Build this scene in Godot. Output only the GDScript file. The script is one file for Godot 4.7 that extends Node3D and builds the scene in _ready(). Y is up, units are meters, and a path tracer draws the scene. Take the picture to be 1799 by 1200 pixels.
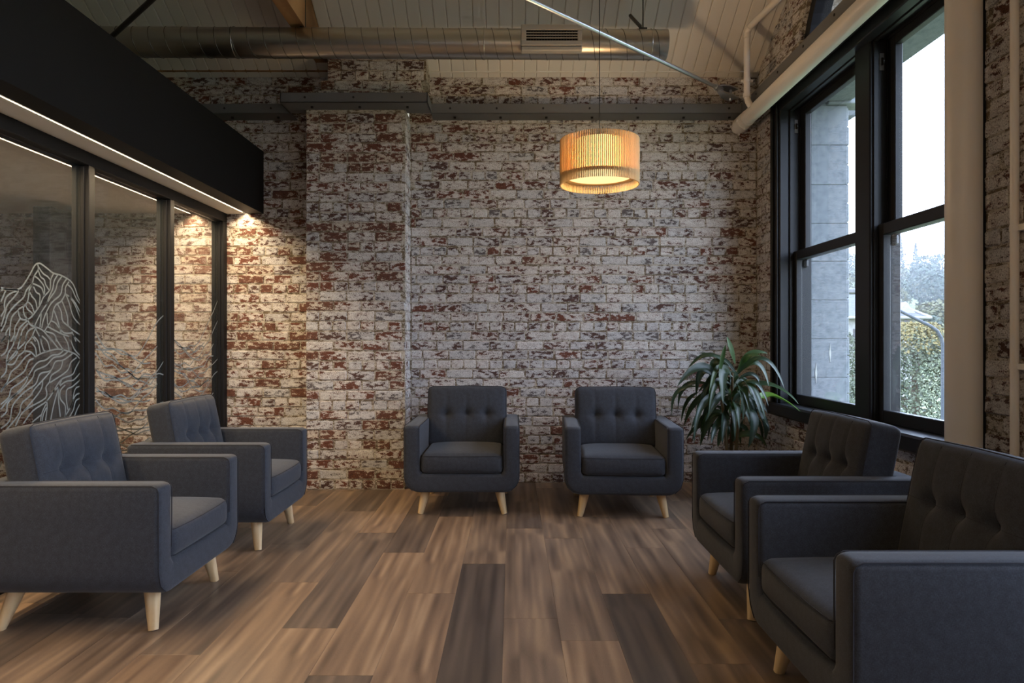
extends Node3D
# Brick-walled lounge with six armchairs, a tall sash window and a glazed meeting room.
# The camera stands at the origin, eye height 1.18 m, looking along -Z. Positions are given as (x, y, d) with d = metres in front of the camera.

const EYE := 1.18
const WALL_D := 5.705      # brick wall at the far end
const PIER_D := 5.44       # face of the brick pier
const RIGHT_X := 2.046     # inner face of the window wall
const COURSE := 0.079      # one brick course
var rng := RandomNumberGenerator.new()
var M := {}
var taken := {}

class Shape:
	var st := SurfaceTool.new()
	func _init() -> void:
		st.begin(Mesh.PRIMITIVE_TRIANGLES)
		st.set_uv(Vector2.ZERO)
	func flat() -> void:
		st.set_smooth_group(-1)
	func smooth(group := 1) -> void:
		st.set_smooth_group(group)
	func tri(a: Vector3, b: Vector3, c: Vector3, out: Vector3) -> void:
		st.add_vertex(a)
		if (b - a).cross(c - a).dot(out) > 0.0:
			st.add_vertex(c)
			st.add_vertex(b)
		else:
			st.add_vertex(b)
			st.add_vertex(c)
	func quad(a: Vector3, b: Vector3, c: Vector3, d: Vector3, out: Vector3) -> void:
		tri(a, b, c, out)
		tri(a, c, d, out)
	func quad_uv(p: Array, uv: Array, out: Vector3) -> void:
		var order := [0, 1, 2, 0, 2, 3]
		if (p[1] - p[0]).cross(p[2] - p[0]).dot(out) > 0.0:
			order = [0, 2, 1, 0, 3, 2]
		for k in order:
			st.set_uv(uv[k])
			st.add_vertex(p[k])
	func box(lo: Vector3, hi: Vector3) -> void:
		flat()
		var c := [Vector3(lo.x, lo.y, lo.z), Vector3(hi.x, lo.y, lo.z), Vector3(hi.x, hi.y, lo.z), Vector3(lo.x, hi.y, lo.z), Vector3(lo.x, lo.y, hi.z), Vector3(hi.x, lo.y, hi.z), Vector3(hi.x, hi.y, hi.z), Vector3(lo.x, hi.y, hi.z)]
		quad(c[0], c[1], c[2], c[3], Vector3(0, 0, -1))
		quad(c[4], c[5], c[6], c[7], Vector3(0, 0, 1))
		quad(c[0], c[3], c[7], c[4], Vector3(-1, 0, 0))
		quad(c[1], c[2], c[6], c[5], Vector3(1, 0, 0))
		quad(c[0], c[1], c[5], c[4], Vector3(0, -1, 0))
		quad(c[3], c[2], c[6], c[7], Vector3(0, 1, 0))
	# box with chamfered edges: 44 triangles
	func cbox(lo: Vector3, hi: Vector3, ch: float, wob := 0.0, r: RandomNumberGenerator = null) -> void:
		flat()
		var mid := (lo + hi) / 2
		var h := (hi - lo) / 2
		var c := minf(ch, minf(h.x, minf(h.y, h.z)) * 0.9)
		var pt := {}
		for sx in [-1, 1]:
			for sy in [-1, 1]:
				for sz in [-1, 1]:
					var j := Vector3.ZERO
					if r:
						j = Vector3(r.randf_range(-wob, wob), r.randf_range(-wob, wob), r.randf_range(-wob, wob))
					pt[[sx, sy, sz, 0]] = mid + j + Vector3(sx * h.x, sy * (h.y - c), sz * (h.z - c))
					pt[[sx, sy, sz, 1]] = mid + j + Vector3(sx * (h.x - c), sy * h.y, sz * (h.z - c))
					pt[[sx, sy, sz, 2]] = mid + j + Vector3(sx * (h.x - c), sy * (h.y - c), sz * h.z)
					tri(pt[[sx, sy, sz, 0]], pt[[sx, sy, sz, 1]], pt[[sx, sy, sz, 2]], Vector3(sx, sy, sz))
		for s in [-1, 1]:
			quad(pt[[s, -1, -1, 0]], pt[[s, 1, -1, 0]], pt[[s, 1, 1, 0]], pt[[s, -1, 1, 0]], Vector3(s, 0, 0))
			quad(pt[[-1, s, -1, 1]], pt[[1, s, -1, 1]], pt[[1, s, 1, 1]], pt[[-1, s, 1, 1]], Vector3(0, s, 0))
			quad(pt[[-1, -1, s, 2]], pt[[1, -1, s, 2]], pt[[1, 1, s, 2]], pt[[-1, 1, s, 2]], Vector3(0, 0, s))
			for t in [-1, 1]:
				quad(pt[[-1, s, t, 1]], pt[[1, s, t, 1]], pt[[1, s, t, 2]], pt[[-1, s, t, 2]], Vector3(0, s, t))
				quad(pt[[s, -1, t, 0]], pt[[s, 1, t, 0]], pt[[s, 1, t, 2]], pt[[s, -1, t, 2]], Vector3(s, 0, t))
				quad(pt[[s, t, -1, 0]], pt[[s, t, 1, 0]], pt[[s, t, 1, 1]], pt[[s, t, -1, 1]], Vector3(s, t, 0))
	# tube along a path; radii may be one number or one per point
	func tube(path: Array, radius, segs := 10, caps := true) -> void:
		var n := path.size()
		var rings := []
		var side := Vector3.ZERO
		for i in n:
			var t: Vector3 = (path[mini(i + 1, n - 1)] - path[maxi(i - 1, 0)]).normalized()
			if i == 0:
				side = t.cross(Vector3.UP)
				if side.length() < 0.05:
					side = t.cross(Vector3.RIGHT)
			side = (side - t * side.dot(t)).normalized()
			var up := t.cross(side)
			var r: float = radius[i] if radius is Array else radius
			var ring := []
			for k in segs:
				var a := TAU * k / segs
				ring.append(path[i] + (side * cos(a) + up * sin(a)) * r)
			rings.append(ring)
		smooth(1)
		for i in n - 1:
			for k in segs:
				var k2 := (k + 1) % segs
				var mid: Vector3 = (path[i] + path[i + 1]) / 2
				quad(rings[i][k], rings[i][k2], rings[i + 1][k2], rings[i + 1][k], (rings[i][k] + rings[i + 1][k2]) / 2 - mid)
		if caps:
			flat()
			for e in [0, n - 1]:
				var out: Vector3 = (path[0] - path[1]) if e == 0 else (path[n - 1] - path[n - 2])
				for k in segs:
					tri(path[e], rings[e][k], rings[e][(k + 1) % segs], out)
	# turned shape round the y axis; profile is a list of Vector2(radius, height) from bottom to top
	func lathe(profile: Array, segs := 24, at := Vector3.ZERO) -> void:
		for i in profile.size() - 1:
			var a: Vector2 = profile[i]
			var b: Vector2 = profile[i + 1]
			if absf(a.y - b.y) < 0.0005:
				flat()
			else:
				smooth(1)
			var nr := Vector2(b.y - a.y, a.x - b.x)
			for k in segs:
				var p := TAU * k / segs
				var q := TAU * (k + 1) / segs
				var d := Vector3(cos((p + q) / 2) * nr.x, nr.y, sin((p + q) / 2) * nr.x)
				quad(at + Vector3(a.x * cos(p), a.y, a.x * sin(p)), at + Vector3(a.x * cos(q), a.y, a.x * sin(q)), at + Vector3(b.x * cos(q), b.y, b.x * sin(q)), at + Vector3(b.x * cos(p), b.y, b.x * sin(p)), d)
	# grid of points; out is called with (i, j) middle points through a centre to decide the facing
	func grid(rows: Array, closed: bool, centre: Callable, group := 1) -> void:
		smooth(group)
		for i in rows.size() - 1:
			var m: int = rows[i].size()
			for j in (m if closed else m - 1):
				var j2 := (j + 1) % m
				var mid: Vector3 = (rows[i][j] + rows[i + 1][j2]) / 2
				quad(rows[i][j], rows[i][j2], rows[i + 1][j2], rows[i + 1][j], mid - centre.call(mid))
	# rounded box; bend is called on each point
	func rbox(lo: Vector3, hi: Vector3, r: float, n: Vector3i, bend: Callable) -> void:
		smooth(1)
		var mid := (lo + hi) / 2
		var h := (hi - lo) / 2
		for axis in 3:
			var u := (axis + 1) % 3
			var v := (axis + 2) % 3
			for s in [-1.0, 1.0]:
				var us := steps(h[u], r, n[u])
				var vs := steps(h[v], r, n[v])
				var pts := []
				for a in us:
					var row := []
					for b in vs:
						var p := Vector3.ZERO
						p[axis] = s * h[axis]
						p[u] = a
						p[v] = b
						var core := p.clamp(-h + Vector3.ONE * r, h - Vector3.ONE * r)
						p = core + (p - core).normalized() * r
						row.append(bend.call(p) + mid)
					pts.append(row)
				var out := Vector3.ZERO
				out[axis] = s
				for i in us.size() - 1:
					for j in vs.size() - 1:
						quad(pts[i][j], pts[i][j + 1], pts[i + 1][j + 1], pts[i + 1][j], out)
	func steps(h: float, r: float, n: int) -> Array:
		var out := []
		for k in 4:
			out.append(-h + r * (1.0 - cos(PI / 2 * k / 3.0)) if false else -h + r * k / 3.0)
		for k in range(1, n):
			out.append(lerpf(-h + r, h - r, float(k) / n))
		for k in 4:
			out.append(h - r + r * k / 3.0)
		return out
	# flat outline in the x/y plane, given thickness from z0 to z1
	func prism(poly: PackedVector2Array, z0: float, z1: float, turn := Transform3D.IDENTITY) -> void:
		flat()
		var ix := Geometry2D.triangulate_polygon(poly)
		for k in range(0, ix.size(), 3):
			for z in [z0, z1]:
				var n: Vector3 = turn.basis * Vector3(0, 0, 1 if (z == maxf(z0, z1)) else -1)
				tri(turn * Vector3(poly[ix[k]].x, poly[ix[k]].y, z), turn * Vector3(poly[ix[k + 1]].x, poly[ix[k + 1]].y, z), turn * Vector3(poly[ix[k + 2]].x, poly[ix[k + 2]].y, z), n)
		var turnwise := Geometry2D.is_polygon_clockwise(poly)
		for k in poly.size():
			var a := poly[k]
			var b := poly[(k + 1) % poly.size()]
			var o := Vector2(b.y - a.y, a.x - b.x) * (-1.0 if turnwise else 1.0)
			quad(turn * Vector3(a.x, a.y, z0), turn * Vector3(b.x, b.y, z0), turn * Vector3(b.x, b.y, z1), turn * Vector3(a.x, a.y, z1), turn.basis * Vector3(o.x, o.y, 0))
	func mesh() -> ArrayMesh:
		st.generate_normals()
		return st.commit()

# ---------------------------------------------------------------- nodes

func at(x: float, y: float, d: float) -> Vector3:
	return Vector3(x, y, -d)

func numbered(called: String) -> String:
	var n: int = taken.get(called, 0)
	taken[called] = n + 1
	return called if n == 0 else "%s_%03d" % [called, n]

func put(called: String, mesh: Mesh, m: Material, parent: Node) -> MeshInstance3D:
	var o := MeshInstance3D.new()
	o.name = numbered(called) if parent == self else called
	o.mesh = mesh
	o.material_override = m
	parent.add_child(o, true)
	return o

func obj(called: String, s: Shape, m: Material, parent: Node = self) -> MeshInstance3D:
	return put(called, s.mesh(), m, parent)

func tag(o: Node, label: String, category: String, group := "") -> void:
	o.set_meta("label", label)
	o.set_meta("category", category)
	if group != "":
		o.set_meta("group", group)

func thing(called: String, label: String, category: String, where := Vector3.ZERO, turn := 0.0, group := "") -> Node3D:
	var o := Node3D.new()
	o.name = numbered(called)
	add_child(o)
	o.position = where
	o.rotation.y = turn
	tag(o, label, category, group)
	return o

func setting(called: String) -> Node3D:
	var o := Node3D.new()
	o.name = called
	add_child(o)
	o.set_meta("kind", "structure")
	return o

func struct(called: String, s: Shape, m: Material) -> MeshInstance3D:
	var o := obj(called, s, m)
	o.set_meta("kind", "structure")
	return o

func slab(lo: Vector3, hi: Vector3) -> Shape:
	var s := Shape.new()
	s.box(lo.min(hi), lo.max(hi))
	return s

# a box between two corners given as (x, y, d)
func block(x0: float, x1: float, y0: float, y1: float, d0: float, d1: float, ch := 0.0) -> Shape:
	var s := Shape.new()
	add_block(s, x0, x1, y0, y1, d0, d1, ch)
	return s

func add_block(s: Shape, x0: float, x1: float, y0: float, y1: float, d0: float, d1: float, ch := 0.0) -> void:
	var lo := Vector3(minf(x0, x1), minf(y0, y1), -maxf(d0, d1))
	var hi := Vector3(maxf(x0, x1), maxf(y0, y1), -minf(d0, d1))
	if ch > 0.0:
		s.cbox(lo, hi, ch)
	else:
		s.box(lo, hi)

# ---------------------------------------------------------------- textures and materials

func noise_bytes(seed_: int, freq: float, w: int, h: int, octaves := 4, shrink_x := 1, shrink_y := 1) -> PackedByteArray:
	var n := FastNoiseLite.new()
	n.seed = seed_
	n.noise_type = FastNoiseLite.TYPE_SIMPLEX_SMOOTH
	n.frequency = freq
	n.fractal_octaves = octaves
	var im := n.get_seamless_image(w / shrink_x, h / shrink_y)
	if shrink_x > 1 or shrink_y > 1:
		im.resize(w, h, Image.INTERPOLATE_CUBIC)
	im.convert(Image.FORMAT_L8)
	return im.get_data()

func ramp(stops: Array) -> PackedByteArray:   # stops: [value, Color], to 256 rgb triples
	var out := PackedByteArray()
	for v in 256:
		var c: Color = stops[0][1]
		for k in stops.size() - 1:
			if v >= stops[k][0]:
				c = stops[k][1].lerp(stops[k + 1][1], clampf((v - stops[k][0]) / float(stops[k + 1][0] - stops[k][0]), 0, 1))
		out.append(clampi(int(c.r * 255), 0, 255))
		out.append(clampi(int(c.g * 255), 0, 255))
		out.append(clampi(int(c.b * 255), 0, 255))
	return out

func texture(bytes: PackedByteArray, w: int, h: int) -> ImageTexture:
	var im := Image.create_from_data(w, h, false, Image.FORMAT_RGB8, bytes)
	return ImageTexture.create_from_image(im)

func rgb8(r: int, g: int, b: int) -> Color:
	return Color8(r, g, b)

# flaking limewash over brick: wear moves the edge between paint and bare clay
func limewash(seed_: int, wear: float, clay: Color, paint: Color) -> ImageTexture:
	var n := 704
	var big := noise_bytes(seed_, 0.012, n, n, 3, 2, 1)
	var flake := noise_bytes(seed_ + 1, 0.05, n, n, 4, 2, 1)
	var fine := noise_bytes(seed_ + 2, 0.17, n, n, 3)
	var vein := noise_bytes(seed_ + 3, 0.035, n, n, 3, 2, 1)
	var t := lerpf(70, 185, wear)
	var r := ramp([[0, clay.darkened(0.45)], [t - 45, clay.darkened(0.15)], [t - 14, clay], [t - 6, clay.darkened(0.35)], [t, clay.lerp(paint, 0.35)], [t + 4, paint.darkened(0.12)], [t + 14, paint.lerp(clay, 0.16)], [t + 45, paint], [255, paint.lightened(0.25)]])
	# hairline cracks follow the level lines of a noise, as flaking paint does
	var crack := PackedInt32Array()
	for v in 256:
		crack.append(int(70.0 * exp(-pow((v - 118) / 4.0, 2.0)) + 55.0 * exp(-pow((v - 150) / 3.5, 2.0)) + 40.0 * exp(-pow((v - 92) / 3.0, 2.0))))
	var out := PackedByteArray()
	out.resize(n * n * 3)
	for i in n * n:
		var f := fine[i]
		var m := (big[i] * 90 + flake[i] * 112 + f * 54) >> 8
		var j := m * 3
		var k := 204 + (f >> 2)
		if f > 90:
			k -= (crack[vein[i]] * mini(f - 90, 60)) / 60
		if f < 84 and flake[i] < 165:
			k -= (84 - f) * 3
		k = maxi(k, 70)
		var o := i * 3
		out[o] = mini((r[j] * k) >> 8, 255)
		out[o + 1] = mini((r[j + 1] * k) >> 8, 255)
		out[o + 2] = mini((r[j + 2] * k) >> 8, 255)
	return texture(out, n, n)

func timber_grain(seed_: int, stops: Array, figure: float, w := 256, h := 1024) -> ImageTexture:
	var broad := noise_bytes(seed_, 0.014, w, h, 2, 1, 24)
	var wave := noise_bytes(seed_ + 1, 0.012, w, h, 2, 1, 6)
	var fine := noise_bytes(seed_ + 2, 0.45, w, h, 2, 1, 12)
	var r := ramp(stops)
	var lines := PackedInt32Array()
	for v in 256:
		lines.append(int(10.0 * figure * sin(v * 0.8)))
	var out := PackedByteArray()
	out.resize(w * h * 3)
	for i in w * h:
		var m := clampi(((broad[i] * 132 + wave[i] * 100 + fine[i] * 24) >> 8) + lines[wave[i]], 0, 255) * 3
		var o := i * 3
		out[o] = r[m]
		out[o + 1] = r[m + 1]
		out[o + 2] = r[m + 2]
	return texture(out, w, h)

func woven(seed_: int, dark: Color, light: Color) -> ImageTexture:
	var n := 256
	var a := noise_bytes(seed_, 0.35, n, n, 2, 4, 1)
	var b := noise_bytes(seed_ + 1, 0.35, n, n, 2, 1, 4)
	var c := noise_bytes(seed_ + 2, 0.02, n, n, 2)
	var r := ramp([[40, dark], [205, light]])
	var out := PackedByteArray()
	out.resize(n * n * 3)
	for i in n * n:
		var m := ((a[i] * 104 + b[i] * 104 + c[i] * 48) >> 8) * 3
		var o := i * 3
		out[o] = r[m]
		out[o + 1] = r[m + 1]
		out[o + 2] = r[m + 2]
	return texture(out, n, n)

func mottled(seed_: int, freq: float, stops: Array, n := 512) -> ImageTexture:
	var a := noise_bytes(seed_, freq, n, n, 5)
	var r := ramp(stops)
	var out := PackedByteArray()
	out.resize(n * n * 3)
	for i in n * n:
		var m := a[i] * 3
		var o := i * 3
		out[o] = r[m]
		out[o + 1] = r[m + 1]
		out[o + 2] = r[m + 2]
	return texture(out, n, n)

func plain(color: Color, rough: float, metal := 0.0) -> StandardMaterial3D:
	var m := StandardMaterial3D.new()
	m.albedo_color = color
	m.roughness = rough
	m.metallic = metal
	return m

func wrapped(tex: Texture2D, scale_: Vector3, rough: float, world := true, bump := 0.0) -> StandardMaterial3D:
	var m := plain(Color.WHITE, rough)
	m.albedo_texture = tex
	m.uv1_triplanar = true
	m.uv1_world_triplanar = world
	m.uv1_triplanar_sharpness = 8.0
	m.uv1_scale = scale_
	if bump > 0.0:
		m.heightmap_enabled = true
		m.heightmap_texture = tex
		m.heightmap_scale = bump
	return m

func glow(color: Color, energy: float) -> StandardMaterial3D:
	var m := plain(color, 0.6)
	m.emission_enabled = true
	m.emission = color
	m.emission_energy_multiplier = energy
	return m

func glass(alpha: float, tint := Color(0.9, 0.95, 0.95)) -> StandardMaterial3D:
	var m := plain(Color(tint, alpha), 0.0)
	m.transparency = BaseMaterial3D.TRANSPARENCY_ALPHA
	return m

func make_materials() -> void:
	var red := rgb8(128, 76, 58)
	var brown := rgb8(112, 66, 54)
	var white := rgb8(232, 227, 223)
	var cream := rgb8(222, 212, 198)
	var grey := rgb8(219, 217, 217)
	var list := [[11, 0.16, brown, white], [21, 0.27, rgb8(116, 73, 59), white], [31, 0.35, rgb8(104, 74, 66), grey], [41, 0.46, red, white], [51, 0.57, rgb8(126, 80, 63), cream], [61, 0.3, rgb8(122, 112, 112), grey]]
	M.brick = []
	for v in list:
		var m := wrapped(limewash(v[0], v[1], v[2], v[3]), Vector3.ONE * 0.9, 0.88, true, 0.25)
		m.uv1_offset = Vector3(v[0] * 0.37, v[0] * 0.23, v[0] * 0.11)
		M.brick.append(m)
	M.mortar = wrapped(limewash(71, 0.42, rgb8(142, 124, 100), rgb8(212, 204, 192)), Vector3.ONE * 1.1, 0.95, true, 0.3)
	M.fabric = wrapped(woven(5, rgb8(35, 37, 43), rgb8(66, 70, 80)), Vector3.ONE * 5.0, 0.95, false, 0.03)
	M.fabric.rim_enabled = true
	M.fabric.rim = 0.25
	M.fabric.rim_tint = 0.6
	M.seam = plain(rgb8(44, 45, 52), 0.95)
	M.leg = wrapped(timber_grain(91, [[60, rgb8(196, 160, 112)], [130, rgb8(216, 184, 138)], [200, rgb8(226, 198, 156)]], 0.5, 128, 512), Vector3(9, 1.2, 9), 0.5, false)
	M.floor = []
	var tones := [
		[[45, rgb8(98, 79, 65)], [105, rgb8(126, 103, 84)], [155, rgb8(144, 118, 95)], [205, rgb8(164, 138, 112)]],
		[[45, rgb8(86, 71, 61)], [105, rgb8(112, 94, 79)], [155, rgb8(128, 107, 90)], [205, rgb8(152, 128, 104)]],
		[[45, rgb8(73, 62, 54)], [105, rgb8(93, 79, 69)], [155, rgb8(106, 90, 78)], [205, rgb8(126, 107, 91)]],
		[[45, rgb8(62, 53, 48)], [105, rgb8(79, 68, 61)], [155, rgb8(90, 78, 69)], [205, rgb8(102, 88, 78)]]]
	for k in 4:
		var m := plain(Color.WHITE, 0.38)
		m.albedo_texture = timber_grain(101 + k * 7, tones[k], 0.75)
		M.floor.append(m)
	M.subfloor = plain(rgb8(92, 74, 60), 0.7)
	M.white_board = plain(rgb8(226, 221, 214), 0.6)
	M.white_trim = plain(rgb8(226, 221, 214), 0.55)
	M.plaster = plain(rgb8(218, 213, 206), 0.85)
	M.dark_wall = plain(rgb8(150, 145, 140), 0.9)
	M.black_panel = plain(rgb8(20, 19, 19), 0.6)
	M.black_panel.metallic_specular = 0.3
	M.black_frame = plain(rgb8(26, 26, 28), 0.55)
	M.black_frame.metallic_specular = 0.3
	M.black_paint = plain(rgb8(32, 33, 37), 0.42)
	M.black_paint.metallic_specular = 0.35
	M.grey_steel = plain(rgb8(98, 98, 100), 0.5)
	M.bolt = plain(rgb8(48, 46, 46), 0.5, 0.6)
	M.duct = plain(rgb8(176, 174, 168), 0.3, 1.0)
	M.seam_steel = plain(rgb8(96, 94, 90), 0.45, 1.0)
	M.grille = plain(rgb8(138, 136, 134), 0.5)
	M.dark_hole = plain(rgb8(12, 12, 12), 0.9)
	M.zinc = plain(rgb8(190, 194, 200), 0.35, 1.0)
	M.dark_steel = plain(rgb8(46, 44, 42), 0.5)
	M.pipe = plain(rgb8(228, 221, 212), 0.42)
	M.rafter = wrapped(timber_grain(131, [[50, rgb8(110, 78, 48)], [130, rgb8(146, 108, 70)], [210, rgb8(176, 138, 96)]], 0.6), Vector3(1.5, 1.5, 0.5), 0.7)
	M.slat = plain(rgb8(226, 190, 132), 0.55)
	M.slat.backlight_enabled = true
	M.slat.backlight = Color(0.3, 0.24, 0.16)
	M.clear = glass(0.02)
	M.partition_glass = glass(0.02, Color(0.6, 0.65, 0.65))
	M.print = plain(rgb8(128, 134, 132), 0.8)
	M.leaf = []
	for c in [rgb8(40, 58, 36), rgb8(34, 51, 37), rgb8(50, 71, 37), rgb8(80, 112, 36)]:
		var m := plain(c, 0.38)
		m.backlight_enabled = true
		m.backlight = Color(0.12, 0.2, 0.05)
		M.leaf.append(m)
	M.stem = plain(rgb8(96, 84, 62), 0.9)
	M.pot = plain(rgb8(58, 56, 54), 0.6)
	M.soil = plain(rgb8(46, 36, 28), 1.0)
	M.render = wrapped(mottled(141, 0.02, [[30, rgb8(98, 104, 109)], [120, rgb8(112, 117, 122)], [220, rgb8(120, 124, 128)]]), Vector3.ONE * 1.4, 0.9, true, 0.5)
	M.flake = plain(rgb8(170, 170, 164), 0.9)
	M.foliage = plain(Color.WHITE, 0.7)
	M.foliage.vertex_color_use_as_albedo = true
	M.bark = plain(rgb8(84, 72, 60), 0.95)
	M.roof = plain(rgb8(84, 86, 92), 0.7)
	M.house = plain(rgb8(140, 139, 136), 0.8)
	M.hill = wrapped(mottled(151, 0.05, [[60, rgb8(92, 104, 74)], [190, rgb8(126, 132, 92)]]), Vector3.ONE * 0.05, 1.0)
	M.asphalt = plain(rgb8(150, 150, 148), 0.9)
	M.car_paint = plain(rgb8(170, 172, 174), 0.3)
	M.car_glass = plain(rgb8(30, 36, 44), 0.1)
	M.tyre = plain(rgb8(28, 28, 28), 0.9)

# ---------------------------------------------------------------- camera, sky, exposure, then the place

const LED_POWER := 5.2
const PENDANT_POWER := 0.45

func _ready() -> void:
	rng.seed = 20240611
	var cam := Camera3D.new()
	cam.name = "camera"
	cam.fov = rad_to_deg(2.0 * atan(600.0 / 1199.0))
	cam.near = 0.05
	cam.far = 600.0
	add_child(cam)
	cam.position = Vector3(0, EYE, 0)
	cam.current = true
	var env := Environment.new()
	var sky := Sky.new()
	var air := ProceduralSkyMaterial.new()
	air.sky_top_color = Color(0.79, 0.87, 1.0)
	air.sky_horizon_color = Color(0.86, 0.92, 1.0)
	air.ground_horizon_color = Color(0.55, 0.56, 0.55)
	air.ground_bottom_color = Color(0.4, 0.4, 0.39)
	air.sky_energy_multiplier = 1.0
	sky.sky_material = air
	env.background_mode = Environment.BG_SKY
	env.sky = sky
	env.background_energy_multiplier = 9.0
	env.tonemap_mode = Environment.TONE_MAPPER_LINEAR
	env.tonemap_exposure = 1.22
	env.ssao_enabled = true
	env.ssil_enabled = true
	env.sdfgi_enabled = true
	var we := WorldEnvironment.new()
	we.name = "environment"
	we.environment = env
	add_child(we)
	env.volumetric_fog_enabled = true
	env.volumetric_fog_density = 0.0
	make_materials()
	make_bricks()
	build_walls()
	build_floor()
	build_window("window_1", 0.0, true)
	build_window("window_3", -3.2, false)
	build_window("window_4", -6.4, false)
	build_partition()
	build_steel()
	build_duct()
	build_pipes()
	build_armchairs()
	pendant(at(0.552, 2.165, 4.31), "round timber slat pendant lamp glowing above the armchairs", roof_y(4.31))
	pendant(at(0.552, 2.165, 1.1), "round timber slat pendant lamp overhead, nearer the camera", roof_y(1.1))
	pendant(at(0.552, 2.165, -1.6), "round timber slat pendant lamp behind the camera", 4.5)
	build_plant()
	build_outside()
	var mist := FogVolume.new()
	mist.name = "valley_haze"
	mist.set_meta("kind", "stuff")
	mist.shape = RenderingServer.FOG_VOLUME_SHAPE_BOX
	mist.size = Vector3(170, 60, 165)
	var fm := FogMaterial.new()
	fm.density = 0.0016
	fm.albedo = Color(0.93, 0.96, 1.0)
	mist.material = fm
	add_child(mist)
	mist.position = at(112, 15, 138)

# ---------------------------------------------------------------- brickwork

var stretchers := []
var headers := []
var zone := FastNoiseLite.new()

func make_bricks() -> void:
	zone.seed = 8
	zone.frequency = 0.7
	zone.fractal_octaves = 2
	for k in 6:
		for pair in [[stretchers, 0.214], [headers, 0.102]]:
			var s := Shape.new()
			s.cbox(Vector3(-pair[1] / 2, -0.0355, -0.03), Vector3(pair[1] / 2, 0.0355, 0.0), 0.006, 0.0032, rng)
			pair[0].append(s.mesh())

func finish_of(p: Vector3, worn: float) -> Material:
	var v := rng.randf() + worn + zone.get_noise_3dv(p) * 0.45
	var k := 4
	if v < 0.2:
		k = 0
	elif v < 0.34:
		k = 5
	elif v < 0.6:
		k = 1
	elif v < 0.82:
		k = 2
	elif v < 1.06:
		k = 3
	return M.brick[k]

# lays courses from u0 to u1 between heights v0 and v1 on the plane of frame (x along the wall, y up, z out of it);
# hole(u, v) is true where nothing is laid; the longest bricks with shown(u, v) become parts, the rest one part
func lay(parent: Node3D, frame: Transform3D, u0: float, u1: float, v0: float, v1: float, worn: float, hole: Callable, shown: Callable, corners := false) -> void:
	var cands := []
	for i in range(int(v0 / COURSE), int(ceil(v1 / COURSE - 0.3))):
		var v := (i + 0.5) * COURSE
		if v < v0 or v > v1:
			continue
		var head := i % 4 == 0
		var step := 0.111 if head else 0.222
		var u := u0 - (step * (0.5 if i % 2 else 0.0)) - (0.0 if corners else rng.randf_range(0, step * 0.4))
		while u < u1:
			var a := maxf(u, u0)
			var b := minf(u + step + rng.randf_range(-0.006, 0.006), u1)
			if b - a > 0.035 and not hole.call((a + b) / 2, v):
				var l := b - a - 0.0085
				var kinds := headers if l < 0.13 else stretchers
				var base := 0.102 if l < 0.13 else 0.214
				var mesh: Mesh = kinds[rng.randi() % 6]
				var turn := Basis.from_euler(Vector3(rng.randf_range(-0.02, 0.02), rng.randf_range(-0.008, 0.008), rng.randf_range(-0.008, 0.008)))
				if rng.randf() < 0.5:
					turn = turn * Basis.from_euler(Vector3(0, 0, PI))
				var x := frame * Transform3D(turn.scaled_local(Vector3(l / base, 1, 1)), Vector3((a + b) / 2, v, rng.randf_range(-0.002, 0.003)))
				cands.append({"x": x, "mesh": mesh, "mat": finish_of(x.origin, worn), "size": l + (10.0 if shown.call((a + b) / 2, v) else 0.0) + rng.randf() * 0.02})
			u = b if u + step < u1 else u1
	cands.sort_custom(func(p, q): return p.size > q.size)
	var rest := {}
	for k in cands.size():
		var c: Dictionary = cands[k]
		if k < 300:
			var o := put("brick", c.mesh, c.mat, parent)
			o.transform = c.x
		else:
			if not rest.has(c.mat):
				var st := SurfaceTool.new()
				rest[c.mat] = st
			rest[c.mat].append_from(c.mesh, 0, c.x)
	if rest.size():
		var am := ArrayMesh.new()
		for m in rest:
			rest[m].commit(am)
			am.surface_set_material(am.get_surface_count() - 1, m)
		var o := MeshInstance3D.new()
		o.name = "brickwork"
		o.mesh = am
		o.set_meta("kind", "stuff")
		parent.add_child(o, true)

var never := func(_u, _v): return false
var always := func(_u, _v): return true
const SIDE := Transform3D(Vector3(0, 0, -1), Vector3(0, 1, 0), Vector3(1, 0, 0), Vector3.ZERO)   # (d, y) outlines, thickness along x

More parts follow.
